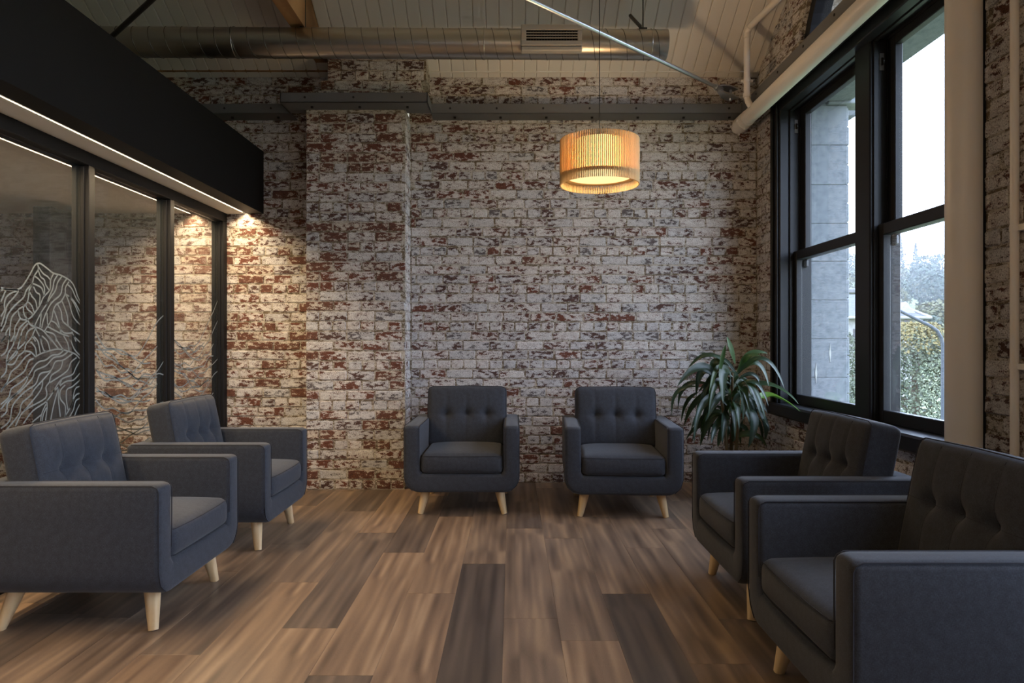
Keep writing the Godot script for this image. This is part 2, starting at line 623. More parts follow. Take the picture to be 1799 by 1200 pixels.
func build_walls() -> void:
	var back := Transform3D(Basis.IDENTITY, Vector3(0, 0, -WALL_D))
	# far wall to the right of the pier
	var w := setting("wall_back")
	obj("mortar", block(-0.86, 2.06, 0, 3.9, WALL_D + 0.004, WALL_D + 0.3), M.mortar, w)
	lay(w, back, -0.846, RIGHT_X, 0, 3.45, 0.0, never, func(u, v): return v < 3.02 and v > 0.62 or (u > -0.7 and v > 3.1))
	# far wall to the left of the pier, going on behind the glass
	w = setting("wall_back_left")
	obj("mortar", block(-5.4, -1.40, 0, 3.9, WALL_D + 0.004, WALL_D + 0.3), M.mortar, w)
	lay(w, back, -4.6, -1.45, 0, 3.45, 0.26, func(u, v): return u > -1.62 and v < 3.06, func(u, v): return (v > 0.6 and v < 2.24 and u > -4.3) or (v > 2.7 and u > -2.9))
	# pier
	w = setting("wall_pier")
	obj("mortar", block(-1.64, -0.855, 0, 3.04, PIER_D + 0.004, WALL_D + 0.05), M.mortar, w)
	add_upper_pier(w)
	lay(w, Transform3D(Basis.IDENTITY, Vector3(0, 0, -PIER_D)), -1.647, -0.848, 0, 3.03, 0.26, never, always, true)
	lay(w, Transform3D(Basis(Vector3(0, 0, -1), Vector3.UP, Vector3.RIGHT), Vector3(-0.848, 0, 0)), PIER_D + 0.034, WALL_D, 0, 3.03, -0.35, never, always)
	# window wall: below, beside, between and above the windows
	w = setting("wall_right")
	var far_end := WALL_D + 0.3
	obj("mortar", block(RIGHT_X + 0.004, 2.63, 0, 0.66, -3.6, far_end), M.mortar, w)
	obj("mortar", block(RIGHT_X + 0.004, 2.24, 0.66, 3.06, 5.33, far_end), M.mortar, w)
	obj("mortar", block(RIGHT_X + 0.004, 2.63, 0.66, 3.06, 2.13, 2.952), M.mortar, w)
	obj("mortar", block(RIGHT_X + 0.004, 2.63, 0.66, 3.06, -1.07, -0.25), M.mortar, w)
	var outline := PackedVector2Array([Vector2(-3.6, 3.06)])
	for c in [-2.25, 0.95, 4.15]:
		for k in 25:
			var a := PI * (1.0 - k / 24.0)
			outline.append(Vector2(c + 0.76 * cos(a), 3.06 + 0.76 * sin(a)))
	outline.append_array([Vector2(far_end, 3.06), Vector2(far_end, 6.4), Vector2(-3.6, 6.4)])
	var up := Shape.new()
	up.prism(outline, RIGHT_X + 0.004, 2.63, SIDE)
	obj("mortar", up, M.mortar, w)
	var inside := Transform3D(Basis(Vector3(0, 0, 1), Vector3.UP, Vector3.LEFT), Vector3(RIGHT_X, 0, 0))
	lay(w, inside, -WALL_D, -2.1, 0, 4.0, -0.22, func(u, v): return (v > 0.655 and v < 3.065 and -u > 2.945 and -u < 5.335) or (v > 3.06 and Vector2(-u - 4.15, v - 3.06).length() < 0.83) or (v > 3.06 and -u < 4.2) or v > 3.46 + 0.57 * (5.588 + u), always)
	# the rest of the room
	struct("wall_left", block(-5.5, -5.2, 0, 6.4, -3.9, far_end), M.dark_wall)
	struct("wall_front", block(-5.5, 2.7, 0, 6.4, -3.9, -3.6), M.plaster)
	struct("floor", block(-5.5, 2.7, -0.3, -0.004, -3.9, far_end), M.subfloor)
	# pitched ceiling of tongue-and-groove boards
	var top := setting("ceiling")
	var roof := Shape.new()
	roof.prism(PackedVector2Array([Vector2(6.1, roof_y(6.1)), Vector2(1.0, roof_y(1.0)), Vector2(-3.9, roof_y(1.0) - 0.57 * 4.9), Vector2(-3.9, roof_y(1.0) - 0.57 * 4.9 + 0.2), Vector2(1.0, roof_y(1.0) + 0.2), Vector2(6.1, roof_y(6.1) + 0.2)]), -5.5, 2.7, SIDE)
	obj("lining", roof, M.plaster, top)
	var long := 4.7 / cos(atan(0.57))
	var board := Shape.new()
	board.cbox(Vector3(-0.0478, -0.011, -long / 2), Vector3(0.0478, 0.012, long / 2), 0.0045)
	var bm := board.mesh()
	for k in 72:
		var o := put("board", bm, M.white_board, top)
		var d := 3.35
		o.transform = Transform3D(Basis.from_euler(Vector3(-atan(0.57), 0, 0)), at(-5.15 + k * 0.1, roof_y(d), d))

func roof_y(d: float) -> float:
	return 3.455 + 0.57 * (5.588 - d)

func add_upper_pier(w: Node3D) -> void:
	# above the steel the pier is narrower and steps in course by course
	var edges := [[-1.57, -0.70], [-1.53, -0.72], [-1.475, -0.68], [-1.475, -0.68], [-1.46, -0.68]]
	for k in edges.size():
		var y := 3.104 + k * COURSE
		obj("mortar", block(edges[k][0] + 0.006, edges[k][1] - 0.006, y, y + COURSE, PIER_D + 0.004, WALL_D + 0.05), M.mortar, w)
		var u: float = edges[k][0] + 0.0
		var step := 0.111 if k == 2 else 0.222
		while u < edges[k][1] - 0.03:
			var b := minf(u + (step * 0.5 if (u == edges[k][0] and k % 2) else step), edges[k][1])
			var mesh: Mesh = (headers if b - u < 0.14 else stretchers)[rng.randi() % 6]
			var o := put("brick", mesh, finish_of(Vector3(u, y, -PIER_D), 0.2), w)
			o.transform = Transform3D(Basis.from_scale(Vector3((b - u - 0.008) / (0.102 if b - u < 0.14 else 0.214), 1, 1)), at((u + b) / 2, y + COURSE / 2, PIER_D - rng.randf_range(0, 0.004)))
			u = b

# ---------------------------------------------------------------- floor

func build_floor() -> void:
	var f: Node3D = get_node("floor")
	# joints read off the photograph for the columns in view: column -> distance of one joint and the shade of the planks round it
	var joint := {-8: 2.918, -7: 2.1, -6: 2.571, -5: 3.344, -4: 4.211, -3: 3.814, -2: 3.198, -1: 3.622, 0: 4.309, 1: 4.093, 2: 3.192, 3: 3.9, 4: 2.9}
	var shade := {[-5, 0]: 1, [-5, -1]: 0, [-4, -1]: 2, [-4, 0]: 0, [-4, -2]: 0, [-3, 0]: 2, [-3, -1]: 0, [-2, 0]: 0, [-2, -1]: 0, [-1, -1]: 3, [-1, 0]: 1, [0, 0]: 2, [0, -1]: 1, [0, -2]: 1, [1, 0]: 1, [1, -1]: 1, [1, -2]: 0, [2, 0]: 1, [2, -1]: 3, [3, 0]: 1, [3, -1]: 1, [-6, 0]: 1, [-6, -1]: 0, [-7, 0]: 1, [4, 0]: 1, [4, -1]: 2}
	var wide := 0.228
	var long := 1.402
	for c in range(-11, 10):
		var x0 := -0.035 + c * wide
		var x1 := minf(x0 + wide, RIGHT_X)
		x0 = maxf(x0, -2.46)
		if x1 - x0 < 0.02:
			continue
		var j: float = joint.get(c, 2.0 + rng.randf() * 1.4)
		for k in range(-4, 4):
			var d0 := j + k * long
			var d1 := minf(d0 + long, WALL_D)
			if d1 - d0 < 0.05 or d1 < -0.9:
				continue
			var v: int = shade.get([c, k], [0, 1, 1, 0, 2, 1, 2][rng.randi() % 7])
			plank(f, x0, x1, d0, d1, M.floor[v])

func plank(f: Node3D, x0: float, x1: float, d0: float, d1: float, m: Material) -> void:
	var s := Shape.new()
	s.flat()
	var e := 0.0002
	var a := Vector3(x0 + e, 0, -d1 + e)
	var b := Vector3(x1 - e, 0, -d0 - e)
	var ch := 0.0007
	var top := [Vector3(a.x + ch, 0, a.z + ch), Vector3(b.x - ch, 0, a.z + ch), Vector3(b.x - ch, 0, b.z - ch), Vector3(a.x + ch, 0, b.z - ch)]
	var low := [Vector3(a.x, -ch, a.z), Vector3(b.x, -ch, a.z), Vector3(b.x, -ch, b.z), Vector3(a.x, -ch, b.z)]
	var base := [Vector3(a.x, -0.0035, a.z), Vector3(b.x, -0.0035, a.z), Vector3(b.x, -0.0035, b.z), Vector3(a.x, -0.0035, b.z)]
	var fx := 1.0 if rng.randf() < 0.5 else -1.0
	var off := Vector2(rng.randf(), rng.randf())
	var uv := []
	for p in top:
		uv.append(off + Vector2(fx * (p.x - x0) / 0.24, (p.z + d1) / 1.5))
	s.quad_uv(top, uv, Vector3.UP)
	for k in 4:
		var n := (k + 1) % 4
		var out: Vector3 = (top[k] + top[n]) / 2 - (top[0] + top[2]) / 2
		s.quad_uv([top[k], top[n], low[n], low[k]], [uv[k], uv[n], uv[n], uv[k]], out + Vector3.UP * 0.3)
		s.quad_uv([low[k], low[n], base[n], base[k]], [uv[k], uv[n], uv[n], uv[k]], out)
	obj("plank", s, m, f)

# ---------------------------------------------------------------- sash window (off moves it along the wall)

func build_window(called: String, off: float, detail: bool) -> void:
	var w := setting(called)
	var m: Material = M.black_paint
	var d0 := 3.04 + off
	var d1 := 5.174 + off
	var m0 := 3.978 + off
	var m1 := 4.155 + off
	obj("architrave", block(2.03, 2.10, 0.70, 3.06, d1, d1 + 0.156, 0.006), m, w)
	obj("architrave", block(2.03, 2.10, 0.70, 3.06, d0 - 0.088, d0, 0.006), m, w)
	obj("architrave", block(2.028, 2.10, 2.93, 3.065, d0 - 0.088, d1 + 0.156, 0.006), m, w)
	var bead := Shape.new()
	add_block(bead, 2.012, 2.03, 0.71, 3.05, d1 + 0.11, d1 + 0.15, 0.006)
	add_block(bead, 2.012, 2.03, 0.71, 3.05, d1 + 0.02, d1 + 0.05, 0.006)
	add_block(bead, 2.012, 2.03, 3.0, 3.05, d0 - 0.08, d1 + 0.15, 0.006)
	obj("moulding", bead, m, w)
	obj("jamb", block(2.10, 2.27, 0.66, 3.06, d1, d1 + 0.156), m, w)
	obj("jamb", block(2.10, 2.27, 0.66, 3.06, d0 - 0.088, d0), m, w)
	obj("head", block(2.10, 2.27, 2.945, 3.06, d0, d1), m, w)
	obj("mullion", block(2.085, 2.27, 0.66, 2.945, m0, m1, 0.008), m, w)
	obj("sill", block(1.985, 2.34, 0.62, 0.712, d0 - 0.03, d1 + 0.17, 0.012), m, w)
	for light in [[d0, m0], [m1, d1]]:
		var a: float = light[0]
		var b: float = light[1]
		var stops := Shape.new()
		add_block(stops, 2.105, 2.128, 0.712, 2.945, b - 0.012, b)
		add_block(stops, 2.179, 2.187, 0.712, 2.945, b - 0.01, b)
		add_block(stops, 2.105, 2.128, 2.925, 2.945, a, b)
		add_block(stops, 2.179, 2.187, 2.93, 2.945, a, b)
		obj("stop_bead", stops, m, w)
		sash("lower_sash", w, 2.131, 2.176, 0.714, 1.86, a + 0.003, b - 0.003, 0.055, 0.072, 0.068)
		sash("upper_sash", w, 2.189, 2.234, 1.80, 2.942, a + 0.003, b - 0.003, 0.075, 0.06, 0.06)
		if detail:
			var horn := Shape.new()
			for e in [b - 0.055, a + 0.006]:
				add_block(horn, 2.195, 2.228, 1.735, 1.80, e, e + 0.05, 0.012)
			obj("sash_horn", horn, m, w)
			var plate := obj("pulley_plate", block(2.142, 2.168, 2.76, 2.86, b - 0.0025, b, 0.001), M.grey_steel, w)
			var wheel := Shape.new()
			wheel.tube([at(2.151, 2.81, b - 0.004), at(2.159, 2.81, b - 0.004)], 0.022, 14)
			obj("pulley_wheel", wheel, M.bolt, plate)
	# fanlight over the window
	var c := 4.15 + off
	var ring := PackedVector2Array()
	for k in 29:
		var a := PI * k / 28.0
		ring.append(Vector2(c + 0.765 * cos(a), 3.105 + 0.74 * sin(a)))
	for k in 29:
		var a := PI * (1.0 - k / 28.0)
		ring.append(Vector2(c + 0.665 * cos(a), 3.105 + 0.64 * sin(a)))
	var arch := Shape.new()
	arch.prism(ring, 2.08, 2.2, SIDE)
	obj("fanlight_frame", arch, m, w)
	obj("transom", block(2.05, 2.27, 3.06, 3.165, c - 0.765, c + 0.765, 0.006), m, w)
	var half := PackedVector2Array()
	for k in 29:
		half.append(Vector2(c + 0.67 * cos(PI * k / 28.0), 3.16 + 0.585 * sin(PI * k / 28.0)))
	var pane := Shape.new()
	pane.prism(half, 2.14, 2.144, SIDE)
	obj("fanlight_pane", pane, M.clear, w)

func sash(called: String, w: Node3D, x0: float, x1: float, y0: float, y1: float, a: float, b: float, stile: float, low: float, high: float) -> void:
	var s := Shape.new()
	add_block(s, x0, x1, y0, y1, a, a + stile, 0.004)
	add_block(s, x0, x1, y0, y1, b - stile, b, 0.004)
	add_block(s, x0, x1, y0, y0 + low, a + stile, b - stile, 0.004)
	add_block(s, x0, x1, y1 - high, y1, a + stile, b - stile, 0.004)
	var o := obj(called, s, M.black_paint, w)
	var mid := (x0 + x1) / 2
	obj("pane", block(mid - 0.002, mid + 0.002, y0 + low - 0.005, y1 - high + 0.005, a + stile - 0.005, b - stile + 0.005), M.clear, o)

# ---------------------------------------------------------------- glazed partition, bulkhead and meeting room

func build_partition() -> void:
	var w := setting("window_2")
	var x0 := -2.48
	var x1 := -2.38
	obj("head_rail", block(x0, x1, 2.173, 2.246, -3.4, 5.70, 0.003), M.black_frame, w)
	obj("sill_rail", block(x0, x1, 0.0, 0.05, -3.4, 5.70, 0.003), M.black_frame, w)
	var posts := [5.63]
	for k in 10:
		posts.append(4.757 - k * 0.917)
	for d in posts:
		var wide := 0.056 if d < 5.6 else 0.07
		var o := obj("mullion", block(x0, x1, 0.05, 2.173, d, d + wide, 0.003), M.black_frame, w)
		var bead := Shape.new()
		add_block(bead, -2.465, -2.445, 0.06, 2.165, d - 0.012, d, 0.002)
		add_block(bead, -2.423, -2.403, 0.06, 2.165, d - 0.012, d, 0.002)
		add_block(bead, -2.465, -2.445, 0.06, 2.165, d + wide, d + wide + 0.012, 0.002)
		add_block(bead, -2.423, -2.403, 0.06, 2.165, d + wide, d + wide + 0.012, 0.002)
		obj("glazing_bead", bead, M.black_frame, o)
	for k in posts.size() - 1:
		var a: float = posts[k + 1] + 0.057
		var b: float = posts[k] - 0.001
		var pane := obj("pane", block(-2.439, -2.429, 0.055, 2.17, a, b), M.partition_glass, w)
		if k == 2:
			var s := Shape.new()
			s.flat()
			for line in PRINT:
				ribbon(s, line)
			hill_lines(s, a, 3.25, 1.2, 1.0, 14)
			obj("mountain_print", s, M.print, pane)
		elif k < 2:
			var s := Shape.new()
			s.flat()
			hill_lines(s, a, b, 1.28, 1.24 if k == 1 else 1.3, 30)
			obj("mountain_print", s, M.print, pane)
	# dropped bulkhead over the glass with a strip light in its underside
	var bulk := setting("trim_1")
	obj("fascia", block(-2.075, -2.10, 2.246, 2.765, -3.5, 5.702), M.black_panel, bulk)
	obj("box", block(-2.10, -2.50, 2.262, 2.763, -3.5, 5.702), M.black_panel, bulk)
	obj("lip", block(-2.10, -2.203, 2.246, 2.262, -3.5, 5.702), M.black_panel, bulk)
	obj("soffit", block(-2.232, -2.378, 2.244, 2.262, -3.5, 5.702), M.plaster, bulk)
	obj("reveal", block(-2.378, -2.50, 2.2465, 2.262, -3.5, 5.702), M.black_panel, bulk)
	strip("strip light in the underside of the black bulkhead", -2.217, 2.259)
	strip("strip light in the ceiling behind the glass", -2.65, 2.247)
	# meeting room behind the glass
	struct("ceiling_meeting_room", block(-5.2, -2.5, 2.25, 2.4, -3.5, WALL_D), M.plaster)
	tag(obj("cupboard", block(-3.61, -3.48, 0.0, 2.2, 5.14, 5.695, 0.004), plain(rgb8(46, 48, 54), 0.6)), "tall narrow dark cupboard against the brick behind the glass", "cupboard")

func strip(label: String, x: float, y: float) -> void:
	var t := thing("led_strip_light", label, "light", at(x, y, 3.26))
	var s := Shape.new()
	s.box(Vector3(-0.006, -0.003, -2.4), Vector3(0.006, 0.003, 2.4))
	obj("diffuser", s, glow(Color(1.0, 0.95, 0.87), 5.0), t)
	var rim := Shape.new()
	for e in [-1, 1]:
		rim.box(Vector3(e * 0.012 - 0.002, -0.013, -2.4), Vector3(e * 0.012 + 0.002, 0.002, 2.4))
	obj("channel", rim, M.black_frame, t)
	var l := AreaLight3D.new()
	l.area_size = Vector2(0.012, 4.78)
	l.area_normalize_energy = true
	l.light_color = Color(1.0, 0.88, 0.7)
	l.light_energy = LED_POWER
	l.area_range = 14.0
	l.shadow_enabled = true
	t.add_child(l)
	l.name = "led_lamp"
	l.position = Vector3(0, -0.006, 0)
	l.rotation = Vector3(-PI / 2, 0, 0)

# a printed line on the glass: pairs of distance and height
func ribbon(s: Shape, line: Array) -> void:
	var pts := []
	var n := line.size() / 2
	for i in n - 1:
		var p0 := Vector2(line[maxi(i - 1, 0) * 2], line[maxi(i - 1, 0) * 2 + 1])
		var p1 := Vector2(line[i * 2], line[i * 2 + 1])
		var p2 := Vector2(line[i * 2 + 2], line[i * 2 + 3])
		var p3 := Vector2(line[mini(i + 2, n - 1) * 2], line[mini(i + 2, n - 1) * 2 + 1])
		for k in 4:
			pts.append(p1.cubic_interpolate(p2, p0, p3, k / 4.0))
	pts.append(Vector2(line[n * 2 - 2], line[n * 2 - 1]))
	var w := 0.0042
	for i in pts.size() - 1:
		var t: Vector2 = (pts[i + 1] - pts[i]).normalized()
		var u: Vector2 = (pts[mini(i + 2, pts.size() - 1)] - pts[i]).normalized() if i + 2 < pts.size() else t
		var v: Vector2 = (pts[i + 1] - pts[maxi(i - 1, 0)]).normalized()
		var q := Vector2(-v.y, v.x) * w
		var r := Vector2(-u.y, u.x) * w
		var a: Vector2 = pts[i] + q
		var b: Vector2 = pts[i + 1] + r
		var c: Vector2 = pts[i + 1] - r
		var d: Vector2 = pts[i] - q
		s.quad(at(-2.4285, a.y, a.x), at(-2.4285, b.y, b.x), at(-2.4285, c.y, c.x), at(-2.4285, d.y, d.x), Vector3.RIGHT)

# the same drawing goes on over the next panes: wavering slopes that dip to a valley
func hill_lines(s: Shape, a: float, b: float, ya: float, yb: float, count: int) -> void:
	for i in count:
		var q := float(i) / count
		var line := []
		var lift := rng.randf_range(-0.02, 0.02)
		var from := rng.randi() % 3
		for k in range(from, 11 - rng.randi() % 4):
			var t := k / 10.0
			lift += rng.randf_range(-0.05, 0.05)
			line.append_array([lerpf(a, b, t), lerpf(ya, yb, t) * (1.0 - q * 0.92) - 0.16 * (1.0 - q) * sin(t * PI + 0.5 * sin(i * 1.7)) + lift * (1.0 - q)])
		ribbon(s, line)

# ---------------------------------------------------------------- steel, ducts and pipes

func steel(label: String, x0: float, x1: float, d0: float, d1: float, along_x: bool, bolts: Array) -> void:
	# channel laid flat: a plate underneath and a turned-up edge towards the room
	var t := thing("steel_channel", label, "beam")
	var s := Shape.new()
	add_block(s, x0, x1, 3.026, 3.034, d0, d1, 0.002)
	if along_x:
		add_block(s, x0, x1, 3.026, 3.104, d0, d0 + 0.01, 0.002)
	else:
		add_block(s, x0, x0 + 0.01, 3.026, 3.104, d0, d1, 0.002)
	obj("plate", s, M.grey_steel, t)
	for b in bolts:
		var o := Shape.new()
		if along_x:
			o.tube([at(b, 3.066, d0 + 0.004), at(b, 3.066, d0 - 0.004)], 0.009, 8)
			var low := Shape.new()
			low.tube([at(b + 0.03, 3.03, d0 + 0.09), at(b + 0.03, 3.012, d0 + 0.09)], 0.011, 6)
			obj("bolt", low, M.bolt, t)
		else:
			o.tube([at(x0 + 0.004, 3.066, b), at(x0 - 0.004, 3.066, b)], 0.009, 8)
		obj("bolt", o, M.bolt, t)

func build_steel() -> void:
	var b := []
	for k in 7:
		b.append(-0.5 + k * 0.376)
	steel("grey steel channel along the brick wall right of the pier", -0.655, 1.86, 5.52, 5.70, true, b)
	steel("grey steel channel stepping out round the brick pier", -1.793, -0.65, 5.27, 5.44, true, [-1.6, -1.225, -0.85])
	b = []
	for k in 8:
		b.append(-1.95 - k * 0.376)
	steel("dim grey steel channel left of the pier above the bulkhead", -5.19, -1.79, 5.52, 5.70, true, b)
	b = []
	for k in 20:
		b.append(5.2 - k * 0.42)
	steel("grey steel channel above the white pipe on the window wall", 1.861, 2.04, -3.5, 5.70, false, b)
	# cheeks where the channel turns round the pier
	var pier: Node3D = get_node("steel_channel_001")
	for x in [-1.793, -0.66]:
		var s := Shape.new()
		add_block(s, x, x + 0.01, 3.026, 3.104, 5.27, 5.53, 0.002)
		add_block(s, -1.793 if x < -1 else -0.848, -1.647 if x < -1 else -0.65, 3.026, 3.034, 5.44, 5.52)
		obj("cheek", s, M.grey_steel, pier)
	# tie rods that cross the room at the level of the steel
	var t := thing("tie_rod", "galvanised diagonal tie rod bolted into the corner by the window", "rod")
	var s := Shape.new()
	var a := at(1.62, 3.162, 5.34)
	var e := at(-3.6, 3.36, 0.97)
	s.tube([a, a.lerp(e, 0.5), e], 0.0145, 12)
	obj("bar", s, M.zinc, t)
	var dir := (e - a).normalized()
	s = Shape.new()
	s.tube([a - dir * 0.03, a + dir * 0.05], 0.024, 6)
	obj("lock_nut", s, M.zinc, t)
	var flatways := dir.cross(Vector3.UP).normalized()
	for k in [-1, 1]:
		s = Shape.new()
		var path := []
		for q in [[0.02, 0.012], [-0.05, 0.03], [-0.10, 0.034], [-0.2, 0.034]]:
			path.append(a + dir * q[0] + Vector3.UP * k * q[1])
		s.flat()
		for i in 3:
			var wa := 0.014 + 0.016 * mini(i, 2)
			var wb := 0.014 + 0.016 * mini(i + 1, 2)
			for z in [-0.006, 0.006]:
				s.quad(path[i] + flatways * wa + Vector3.UP * z, path[i + 1] + flatways * wb + Vector3.UP * z, path[i + 1] - flatways * wb + Vector3.UP * z, path[i] - flatways * wa + Vector3.UP * z, Vector3.UP * z)
			for f in [-1, 1]:
				s.quad(path[i] + flatways * wa * f - Vector3.UP * 0.006, path[i + 1] + flatways * wb * f - Vector3.UP * 0.006, path[i + 1] + flatways * wb * f + Vector3.UP * 0.006, path[i] + flatways * wa * f + Vector3.UP * 0.006, flatways * f)
		obj("fork", s, M.zinc, t)
	s = Shape.new()
	s.tube([a - dir * 0.16 + Vector3.UP * 0.055, a - dir * 0.16 - Vector3.UP * 0.06], 0.012, 8)
	obj("pin", s, M.zinc, t)
	s = Shape.new()
	s.tube([at(-3.85, 3.16, 5.6), at(2.0, 3.24, 0.22)], 0.016, 10)
	tag(obj("tie_rod", s, M.dark_steel), "dark diagonal tie rod disappearing behind the black bulkhead", "rod")

func build_duct() -> void:
	var d := 4.95
	var y := 3.343
	var t := thing("air_duct", "galvanised spiral air duct hung under the white ceiling", "duct")
	var s := Shape.new()
	s.tube([at(-5.19, y + 0.02, d), at(1.119, y - 0.012, d)], 0.105, 48, false)
	obj("pipe", s, M.duct, t)
	s = Shape.new()
	s.tube([at(1.115, y - 0.012, d), at(1.1145, y - 0.012, d)], 0.104, 32)
	obj("end_cap", s, M.duct, t)
	var path := []
	var turns := 40
	for k in turns * 22:
		var a := -TAU * k / 22.0
		var x := 1.1 - 0.117 * k / 22.0
		path.append(at(x, lerpf(y - 0.012, y + 0.02, (1.12 - x) / 6.31) + 0.1055 * sin(a), d + 0.1055 * cos(a)))
	s = Shape.new()
	s.tube(path, 0.0026, 5, false)
	obj("spiral_seam", s, M.seam_steel, t)
	for x in [-0.2, 1.0, -2.0]:
		s = Shape.new()
		var ring := []
		for k in 33:
			ring.append(at(x, lerpf(y - 0.012, y + 0.02, (1.12 - x) / 6.31) + 0.1075 * sin(TAU * k / 32), d + 0.1075 * cos(TAU * k / 32)))
		s.tube(ring, 0.003, 5, false)
		obj("joint_band", s, M.duct, t)
	# grille box on its side
	var g := thing("air_grille", "grey supply air grille fixed to the side of the duct", "grille")
	var x0 := 0.064
	var x1 := 0.492
	s = Shape.new()
	add_block(s, x0, x1, 3.228, 3.40, 4.815, 4.86, 0.004)
	obj("plenum", s, M.grille, g)
	s = Shape.new()
	var f0 := 4.795
	add_block(s, x0, x1, 3.372, 3.408, f0, f0 + 0.018, 0.003)
	add_block(s, x0, x1, 3.262, 3.297, f0, f0 + 0.018, 0.003)
	add_block(s, x0, x0 + 0.037, 3.297, 3.372, f0, f0 + 0.018, 0.003)
	add_block(s, x1 - 0.03, x1, 3.297, 3.372, f0, f0 + 0.018, 0.003)
	obj("frame", s, M.grille, g)
	obj("lower_lip", block(x0, x1 + 0.002, 3.226, 3.259, f0 + 0.004, f0 + 0.03, 0.006), M.grille, g)
	obj("opening", block(x0 + 0.037, x1 - 0.03, 3.297, 3.372, f0 + 0.014, f0 + 0.0165), M.dark_hole, g)
	for k in 3:
		obj("louvre", block(x0 + 0.037, x1 - 0.03, 3.314 + k * 0.019, 3.318 + k * 0.019, f0 + 0.002, f0 + 0.012), M.grille, g)
	for k in 18:
		var x := x0 + 0.047 + k * 0.0195
		obj("fin", block(x, x + 0.0025, 3.297, 3.372, f0 + 0.006, f0 + 0.012), M.seam_steel, g)
	# hangers
	for h in [[0.95, "thin rod and clip holding the right end of the duct", "hanger"], [-1.5, "clip holding the duct below the timber beam", "hanger"]]:
		var k := thing("duct_hanger", h[1], h[2])
		s = Shape.new()
		s.tube([at(h[0], 3.445, d), at(h[0], roof_y(d) - 0.01, d)], 0.005, 6)
		obj("rod", s, M.dark_steel, k)
		s = Shape.new()
		s.tube([at(h[0] - 0.02, 3.452, d - 0.02), at(h[0] - 0.085, 3.575, d + 0.06)], 0.013, 4)
		s.tube([at(h[0] - 0.03, 3.449, d), at(h[0] + 0.03, 3.449, d)], 0.01, 6)
		obj("bracket", s, M.dark_steel, k)

func build_pipes() -> void:
	# waste pipe along the window wall with its branch
	var t := thing("waste_pipe", "thick white pipe running under the steel above the window", "pipe")
	var s := Shape.new()
	s.tube([at(1.87, 2.953, 5.62), at(1.87, 2.953, 2.95), at(1.89, 2.94, 2.92), at(1.92, 2.90, 2.93)], 0.058, 28)
	obj("pipe", s, M.pipe, t)
	for k in [[5.62, 5.66, 0.052], [5.48, 5.60, 0.064], [5.40, 5.42, 0.062]]:
		s = Shape.new()
		s.tube([at(1.87, 2.953, k[0]), at(1.87, 2.953, k[1])], k[2], 28)
		obj("collar", s, M.pipe, t)
	for k in [5.62, 5.47]:
		s = Shape.new()
		add_block(s, 1.80, 1.94, 2.945, 2.961, k, k + 0.02, 0.003)
		add_block(s, 1.862, 1.878, 2.88, 3.02, k, k + 0.02, 0.003)
		obj("clamp", s, M.pipe, t)
	t = thing("branch_pipe", "slim white pipe rising from the thick pipe in the corner", "pipe")
	s = Shape.new()
	var x := 1.79
	var d := 5.2
	s.tube([at(x + 0.03, 2.97, d), at(x + 0.008, 3.01, d), at(x, 3.05, d), at(x, 3.51, d)], 0.0235, 18)
	obj("riser", s, M.pipe, t)
	s = Shape.new()
	s.tube([at(x, 3.49, d), at(x, 3.53, d - 0.002), at(x + 0.004, 3.553, d - 0.025), at(x + 0.008, 3.557, d - 0.06)], 0.0268, 18)
	obj("elbow", s, M.pipe, t)
	s = Shape.new()
	s.tube([at(x + 0.006, 3.557, d - 0.04), at(x + 0.055, 3.557, 4.75), at(x + 0.2, 3.56, 3.2)], 0.0235, 18)
	obj("run", s, M.pipe, t)
	s = Shape.new()
	s.tube([at(x, 3.152, d), at(x, 3.18, d)], 0.0285, 18)
	add_block(s, x - 0.046, x + 0.046, 3.158, 3.174, d - 0.01, d + 0.01, 0.003)
	obj("clamp", s, M.pipe, t)
	s = Shape.new()
	s.tube([at(x, 3.04, d), at(x, 3.07, d)], 0.029, 18)
	obj("socket", s, M.pipe, t)
	# stack in front of the window
	t = thing("soil_stack", "thick white vertical pipe standing before the window frame", "pipe", at(1.938, 0, 2.93))
	s = Shape.new()
	s.tube([Vector3.ZERO, Vector3(0, 2.9, 0)], 0.0695, 40)
	obj("pipe", s, M.pipe, t)
	for h in [0.25, 2.84]:
		s = Shape.new()
		s.tube([Vector3(0, h, 0), Vector3(0, h + 0.05, 0)], 0.074, 40)
		obj("collar", s, M.pipe, t)
	t = thing("conduit", "thin painted vertical conduit on the brick beside the window", "pipe", at(2.02, 0, 2.743))
	s = Shape.new()
	s.tube([Vector3.ZERO, Vector3(0, 3.02, 0)], 0.0165, 16)
	obj("tube", s, M.pipe, t)
	for h in [0.3, 1.08, 1.635, 2.6]:
		s = Shape.new()
		s.box(Vector3(0.0, h - 0.012, -0.02), Vector3(0.022, h + 0.012, 0.05))
		s.tube([Vector3(0, h - 0.012, 0), Vector3(0, h + 0.012, 0)], 0.0185, 14)
		obj("saddle", s, M.pipe, t)
	# timber beam and ceiling trims
	s = Shape.new()
	s.prism(PackedVector2Array([Vector2(2.5, 3.455), Vector2(5.58, 3.455), Vector2(4.72, 3.945), Vector2(2.5, 3.945)]), -1.60, -1.50, SIDE)
	tag(obj("timber_beam", s, M.rafter), "brown timber beam between the white ceiling and the brick pier", "beam")
	struct("trim_2", block(-0.67, 2.03, 3.405, 3.475, 5.64, 5.70, 0.004), M.white_trim)
	struct("trim_3", block(-5.1, -1.50, 3.41, 3.475, 5.63, 5.70, 0.004), M.rafter)

# ---------------------------------------------------------------- armchair (faces +z, origin on the floor under its middle)

